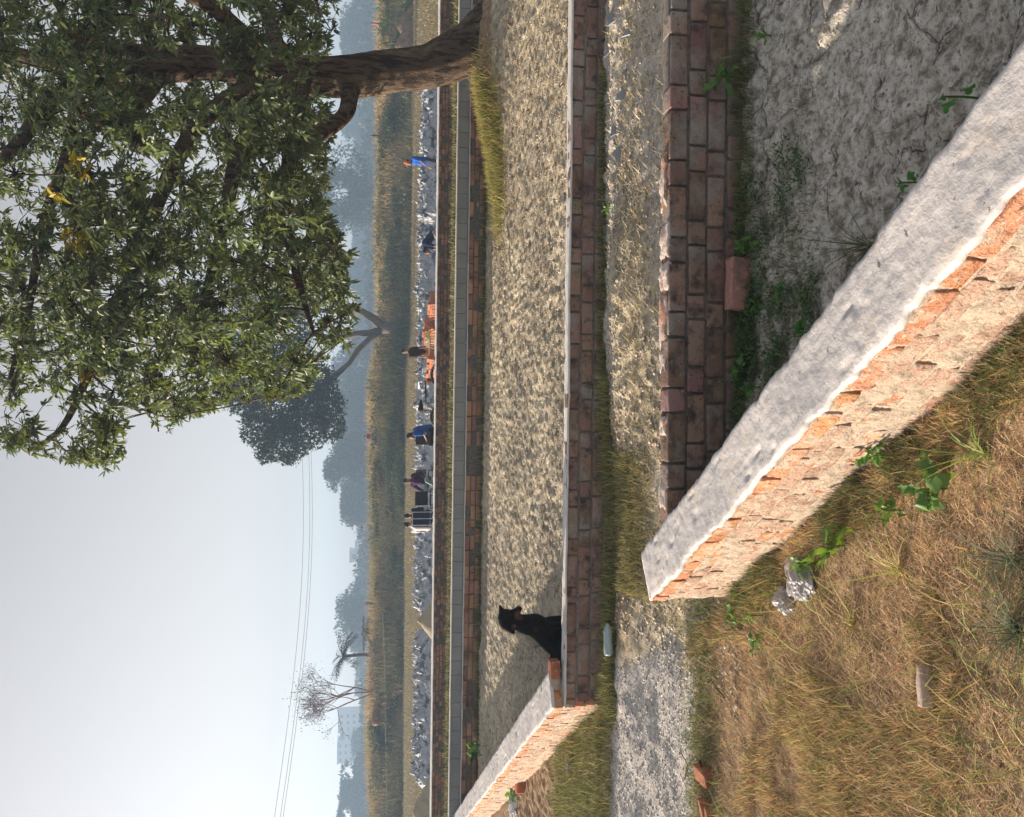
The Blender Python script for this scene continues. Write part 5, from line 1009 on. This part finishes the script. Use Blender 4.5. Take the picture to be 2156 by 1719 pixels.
crumple('plastic_bag', at(922, 755, Y=18.7), (.17, .15, .16), M['black'], 'small black bag beside the dusty cloth on the farthest wall', 'bag', seed=7)
crumple('plaster_lump', foot(917, 417, 20.5, .28), (.5, .3, .3), M['plaster_white'], 'cream lump of plaster on the path behind the farthest wall', 'lump', seed=8)
mb = MB(); p = at(914, 468, Y=26); mb.tube([p, at(890, 467, Y=26)], .015, 6); tag(mb.build('wooden_stake', sand), 'thin pale stake standing right of the bending person', 'stake')
# cow
g = at(819, 1500, Y=68); cw_ = empty('cow', (g.x, 68, at(820, 1500, Y=68).z), R(8), label='brown cow grazing head down on the far bank', cat='cow')
cs = [((-.62, 0, 1.12), (.45, 0, 1.02), .33, .31), ((.45, 0, 1.05), (.82, 0, .82), .23, .15), ((.82, 0, .82), (1.02, 0, .50), .15, .12), ((1.02, 0, .5), (1.10, 0, .24), .11, .075), ((-.8, 0, 1.2), (-.62, 0, 1.12), .2, .3), ((-.92, .0, 1.28), (-.98, 0, .6), .03, .02)]
for y_ in (-.17, .17): cs += [((.42, y_, .9), (.44, y_, .45), .12, .065), ((.44, y_, .45), (.44, y_, .04), .06, .055), ((-.72, y_, 1.0), (-.60, y_, .62), .19, .10), ((-.60, y_, .62), (-.76, y_, .42), .08, .06), ((-.76, y_, .42), (-.74, y_, .04), .06, .055), ((1.0, y_ * .6, .62), (.96, y_ * 1.2, .66), .045, .02)]
organic('body', cs, mat('cow_hide', (.17, .085, .045), .8, .2, n1=(2, (.42, .19, .08), .52, .66)), cw_, .04, 4)
for y_ in (-.07, .07): mb = MB(); mb.tube([(.94, y_, .66), (.90, y_ * 2.2, .80), (.96, y_ * 2.4, .92)], [.03, .022, .006], 6); mb.build('horn', sand, cw_)

# ------------------------------------------------------------------ the dog behind the first long wall
DY = 6.42; d0 = at(1183, 1336, Y=DY); dog = empty('dog', (d0.x, DY, d0.z - .012), R(0), label='black dog with tan muzzle sitting behind the long brick wall, looking right', cat='dog')
def dm():
    m = mat('dog_fur', (.010, .009, .009), .65, 0.08, bump=[(220, .5, .004), (40, .5, .006)]); t = m.node_tree; N = t.nodes; L = t.links; b = N['Principled BSDF']; tc = N['Texture Coordinate'] if 'Texture Coordinate' in N else [n for n in N if n.type == 'TEX_COORD'][0]
    cur = b.inputs['Base Color'].links[0].from_socket
    for (c, r, cl) in (((.185, -.05, .372), .050, (.10, .06, .045)), ((.10, -.09, .415), .028, (.11, .07, .055)), ((.225, -.03, .392), .022, (.30, .22, .18)), ((.085, -.14, .25), .040, (.05, .032, .024)), ((.02, -.13, .27), .03, (.05, .034, .026)), ((.13, -.11, .35), .02, (.12, .1, .09))):
        d = N.new('ShaderNodeVectorMath'); d.operation = 'DISTANCE'; d.inputs[1].default_value = c; L.new(tc.outputs['Object'], d.inputs[0]); mr = N.new('ShaderNodeMapRange'); mr.inputs[1].default_value = r; mr.inputs[2].default_value = r * .6; L.new(d.outputs['Value'], mr.inputs[0])
        x = N.new('ShaderNodeMix'); x.data_type = 'RGBA'; L.new(mr.outputs[0], x.inputs[0]); L.new(cur, x.inputs[6]); x.inputs[7].default_value = (*cl, 1); cur = x.outputs[2]
    L.new(cur, b.inputs['Base Color']); return m
fur = dm(); gz = -.14
ds = [((.170, .034, .485), (.240, .042, .512), .036, .010), ((.098, -.052, .478), (.058, -.088, .425), .034, .018),
      ((.150, 0, .462), (.128, .0, .455), .072, .076), ((.165, -.02, .435), (.205, -.035, .392), .052, .034), ((.205, -.035, .392), (.232, -.045, .372), .033, .025),   # skull, muzzle
      ((.150, -.02, .41), (.205, -.035, .375), .040, .022),                                                                                                      # lower jaw
      ((.125, 0, .43), (.085, 0, .33), .075, .085), ((.085, 0, .33), (.06, 0, .235), .092, .115), ((.06, 0, .235), (-.01, 0, .15), .118, .125), ((.07, 0, .22), (.055, 0, .16), .092, .078),
      ((-.01, 0, .16), (-.11, 0, .055), .125, .125), ((-.11, 0, .055), (-.16, 0, -.02), .12, .11), ((-.16, 0, -.04), (-.30, .02, gz + .03), .035, .018)]
for y_, dx in ((-.062, 0), (.062, .012)):
    ds += [((.045 + dx, y_, .18), (.082 + dx, y_, .09), .062, .044), ((.088 + dx, y_, .09), (.102 + dx, y_, .0), .036, .029), ((.102 + dx, y_, .0), (.105 + dx, y_, gz + .03), .029, .024), ((.105 + dx, y_, gz + .025), (.145 + dx, y_, gz + .018), .027, .022),
           ((-.12, y_ * 1.5, .03), (-.02, y_ * 1.8, -.02), .085, .055), ((-.02, y_ * 1.8, -.02), (-.10, y_ * 1.7, gz + .04), .045, .032), ((-.10, y_ * 1.7, gz + .035), (.0, y_ * 1.7, gz + .02), .030, .024)]
db = organic('body', ds, fur, dog, .007, 8)
bpy.context.view_layer.update(); ev = db.evaluated_get(bpy.context.evaluated_depsgraph_get()); em = ev.to_mesh(); np_ = len(em.polygons); ce = np.zeros(np_ * 3); no = np.zeros(np_ * 3); em.polygons.foreach_get('center', ce); em.polygons.foreach_get('normal', no); ce, no = ce.reshape(-1, 3), no.reshape(-1, 3); ev.to_mesh_clear()
i = rng.integers(0, np_, 16000); i = i[ce[i][:, 2] > -.03]; P = ce[i] + rng.normal(0, .002, (len(i), 3)); nn_ = no[i] + np.array([-.35, 0, -.75]); nn_ /= np.linalg.norm(nn_, axis=1)[:, None]; L_ = np.where(P[:, 2] > .33, .008, .016) * rng.uniform(.6, 1.2, len(i)); sd_ = np.cross(nn_, no[i]); sd_ /= np.linalg.norm(sd_, axis=1)[:, None] + 1e-6; sd_ *= .0012
V = np.stack([P - sd_, P + sd_, P + nn_ * L_[:, None]], 1).reshape(-1, 3); bulk('coat', V, np.arange(len(V)).reshape(-1, 3), fur, np.ones((len(V) // 3, 3)), dog)
mb = MB(); mb.ball((.243, -.047, .372), (.014, .016, .013), 12); mb.build('nose', M['black'], dog, smooth=True)
for y_ in (-.052, .03): mb = MB(); mb.ball((.190, y_, .440), .010, 10); mb.build('eye', mat('dog_eye', (.05, .025, .01), .15, .8), dog, smooth=True)

# ------------------------------------------------------------------ small things near the camera
mb = MB(); lump_brick(mb, (0, 0, 0), (.25, .072, .105), 0, (.85, .80, .85), (10, 5, 5), amp=.004, chip=.12, rnd=.005); o = mb.build('loose_brick', mat('dusty_red_brick', (.40, .21, .17), .95, .1, n1=(14, (.22, .15, .13), .5, .65), n2=(50, (.5, .42, .38), .6, .7), bump=[(120, .8, .004)]), smooth=True)
p = at(1556, 598, z=.12); o.location = (p.x, p.y - .0, .125); o.rotation_euler = (.05, .02, .02); tag(o, 'single reddish brick lying on its side at the foot of the dark wall', 'brick')
p = gp(1965, 1440); mb = MB(); lump_brick(mb, (0, 0, 0), (.145, .035, .045), 0, (.8, .8, .8), (10, 5, 5), amp=.006, chip=.2, rnd=.006); o = mb.build('half_brick', mat('crusted_brick', (.50, .40, .33), .95, .1, n1=(20, (.30, .22, .17), .5, .7), bump=[(80, .8, .005)]), smooth=True); o.location = p + Vector((0, 0, .03)); o.rotation_euler = (-.12, .05, .12); tag(o, 'pale mortar crusted brick half sunk in the dry grass', 'brick')
for (px, py, s_, lab, mt) in ((1490, 1632, .13, 'dark red broken brick at the edge of the gravel path', M['brick_new']), (1492, 1700, .10, 'smaller red brick piece near the left picture edge', M['brick_new']), (1503, 1712, .07, 'orange chip of brick beside the smaller red piece', M['brick_lit'])):
    p = gp(px, py); mb = MB(); lump_brick(mb, (0, 0, 0), (s_, s_ * .7, .06), 0, (.7, .7, .7), (5, 5, 5), amp=.008, chip=.4); o = mb.build('brick_piece', mt, smooth=True); o.location = p + Vector((0, 0, .02)); o.rotation_euler = (.2, .1, py); tag(o, lab, 'brick piece')
p = gp(1108, 1650); mb = MB(); lump_brick(mb, (0, 0, 0), (.17, .11, .10), 0, (1.1, .95, .9), (5, 5, 5), amp=.004, chip=.2); o = mb.build('brick_piece', M['brick_new'], smooth=True); o.location = p + Vector((0, 0, .07)); o.rotation_euler = (.1, .1, -.2); tag(o, 'bright orange brick in the weeds below the far plastered wall', 'brick piece')
p = gp(1100, 1630); mb = MB(); lump_brick(mb, (0, 0, 0), (.09, .08, .07), 0, (.9, .8, .8), (5, 5, 5), amp=.006, chip=.4); o = mb.build('brick_piece', M['brick_lit'], smooth=True); o.location = p + Vector((0, .1, .05)); tag(o, 'small brick stub behind the bright orange brick', 'brick piece')
pb = mat('thin_plastic', (.42, .41, .42), .35, .5, n1=(14, (.22, .22, .23), .5, .7), bump=[(30, .8, .01)]); pw = mat('white_plastic', (.66, .66, .68), .4, .5, n1=(14, (.45, .45, .46), .5, .7), bump=[(30, .8, .01)])
crumple('plastic_bag', gp(1700, 1215) + Vector((0, 0, .03)), (.20, .15, .10), pb, 'crumpled dusty grey plastic bag at the sunny wall foot', 'bag', .32, 11, 1.8)
crumple('plastic_bag', gp(1665, 1262) + Vector((0, 0, .03)), (.12, .10, .09), pb, 'knotted corner piece of grey plastic beside the dusty bag', 'bag', .36, 14, 1.8)
crumple('plastic_bag', gp(1088, 1690) + Vector((0, 0, .05)), (.34, .2, .12), pw, 'torn white plastic bag beside the bright orange brick', 'bag', .36, 16, 1.8)
crumple('plastic_scrap', gp(1205, 1612) + Vector((0, 0, .03)), (.20, .12, .05), sand, 'tan scrap in the green weeds left of the orange corner', 'scrap', .6, 21, 2.6)
# transparent bottle
bt_ = empty('plastic_bottle', gp(1297, 1346) + Vector((0, 0, .06)), R(93), label='clear crushed plastic bottle lying on the grass strip', cat='bottle'); mb = MB()
mb.tube([(-.11, 0, 0), (-.10, 0, 0), (-.04, 0, 0), (0, 0, .002), (.05, 0, 0), (.085, 0, 0), (.11, 0, 0), (.125, 0, 0)], [.026, .033, .034, .029, .034, .030, .014, .013], 20, rough=.04)
gl = mat('clear_plastic', (.55, .72, .74), .12, .6, trans=.45); mb.build('bottle_body', gl, bt_, smooth=True); mb = MB(); mb.tube([(.122, 0, 0), (.14, 0, 0)], .016, 16); mb.build('bottle_cap', M['black'], bt_, smooth=True)
bt_.rotation_euler = (0, 0, R(5))
# grey shards and pale plates among the debris
sh_m = mat('slate_grey', (.22, .23, .26), .6, .4, n1=(9, (.15, .15, .17), .5, .7), bump=[(40, .5, .004)])
SH = [(1308, 34, .17, 'large grey folded plastic shard near the right end between the walls'), (1290, 105, .09, 'grey flake in the debris left of the large shard'), (1318, 200, .12, 'grey angular shard on the straw line'), (1312, 325, .10, 'dark grey flake with a pale rim in the debris'), (1330, 70, .08, 'small pale plate beside the large shard'), (1322, 150, .07, 'thin grey sliver among straw'), (1300, 270, .08, 'dull grey sliver before the dark flake')]
for i, (px, py, s_, lab) in enumerate(SH):
    p = gp(px, py); mb = MB(); m_ = 7; a0 = rng.uniform(0, 6); V = []
    for zz in (-.004, .004):
        for k in range(m_): a = 2 * math.pi * k / m_ + a0; rr = s_ * rng.choice([.22, .4, .75]) * rng.uniform(.8, 1.2) if zz < 0 else rr_[k]; V.append((math.cos(a) * rr, math.sin(a) * rr * .7, zz + .25 * abs(math.cos(a)) * rr))
        if zz < 0: rr_ = [math.hypot(v[0], v[1] / .7) for v in V]
    Fa = [tuple(range(m_))[::-1], tuple(range(m_, 2 * m_))] + [(k, (k + 1) % m_, m_ + (k + 1) % m_, m_ + k) for k in range(m_)]
    mb.add(V, Fa); o = mb.build('plastic_shard', sh_m, loc=p + Vector((0, 0, .03))); o.rotation_euler = (R(rng.uniform(35, 60)), R(rng.uniform(-20, 20)), rng.uniform(-.6, .6)); tag(o, lab, 'shard', 'grey shards between the long walls')
# twigs on the gravel
tw_m = mat('dark_twig', (.05, .035, .025), .9, .1)
for (pa, pb_, r_q, lab) in (((1478, 1600), (1500, 1640), .006, 'dark crooked twig on the gravel edge'), ((1445, 1640), (1475, 1590), .005, 'thin twig leaning across the path edge'), ((1530, 1470), (1512, 1440), .004, 'short twig in green weeds by the path')):
    a, b = gp(*pa), gp(*pb_); mb = MB(); mb.tube([a + Vector((0, 0, .01)), (a + b) / 2 + Vector((.02, 0, .035)), b + Vector((0, 0, .02))], [r_q, r_q * .8, r_q * .4], 6); c = (a + b) / 2; mb.tube([c + Vector((.01, 0, .03)), c + Vector((.06, .05, .05))], [r_q * .6, r_q * .3], 5); tag(mb.build('twig', tw_m), lab, 'twig')

# ------------------------------------------------------------------ haze
mb = MB(); mb.box((0, 225, 9.2), (1100, 620, 24.4)); hzo = mb.build('haze', None) if False else None
me = bpy.data.meshes.new('haze'); x0, x1, yq0, yq1, za_, zb_ = -520, 520, -60, 520, -3.2, 34
me.from_pydata([(x, y, z) for x in (x0, x1) for y in (yq0, yq1) for z in (za_, zb_)], [], [(0, 1, 3, 2), (4, 6, 7, 5), (0, 4, 5, 1), (2, 3, 7, 6), (0, 2, 6, 4), (1, 5, 7, 3)]); ho = bpy.data.objects.new('haze', me); col.objects.link(ho); tag(ho, kind='stuff')
hm = bpy.data.materials.new('haze'); hm.use_nodes = True; N = hm.node_tree.nodes; N.remove(N['Principled BSDF']); v = N.new('ShaderNodeVolumePrincipled'); v.inputs['Color'].default_value = (.50, .72, 1, 1); v.inputs['Density'].default_value = .0014; v.inputs['Anisotropy'].default_value = .1
hm.node_tree.links.new(v.outputs[0], N['Material Output'].inputs['Volume']); me.materials.append(hm)
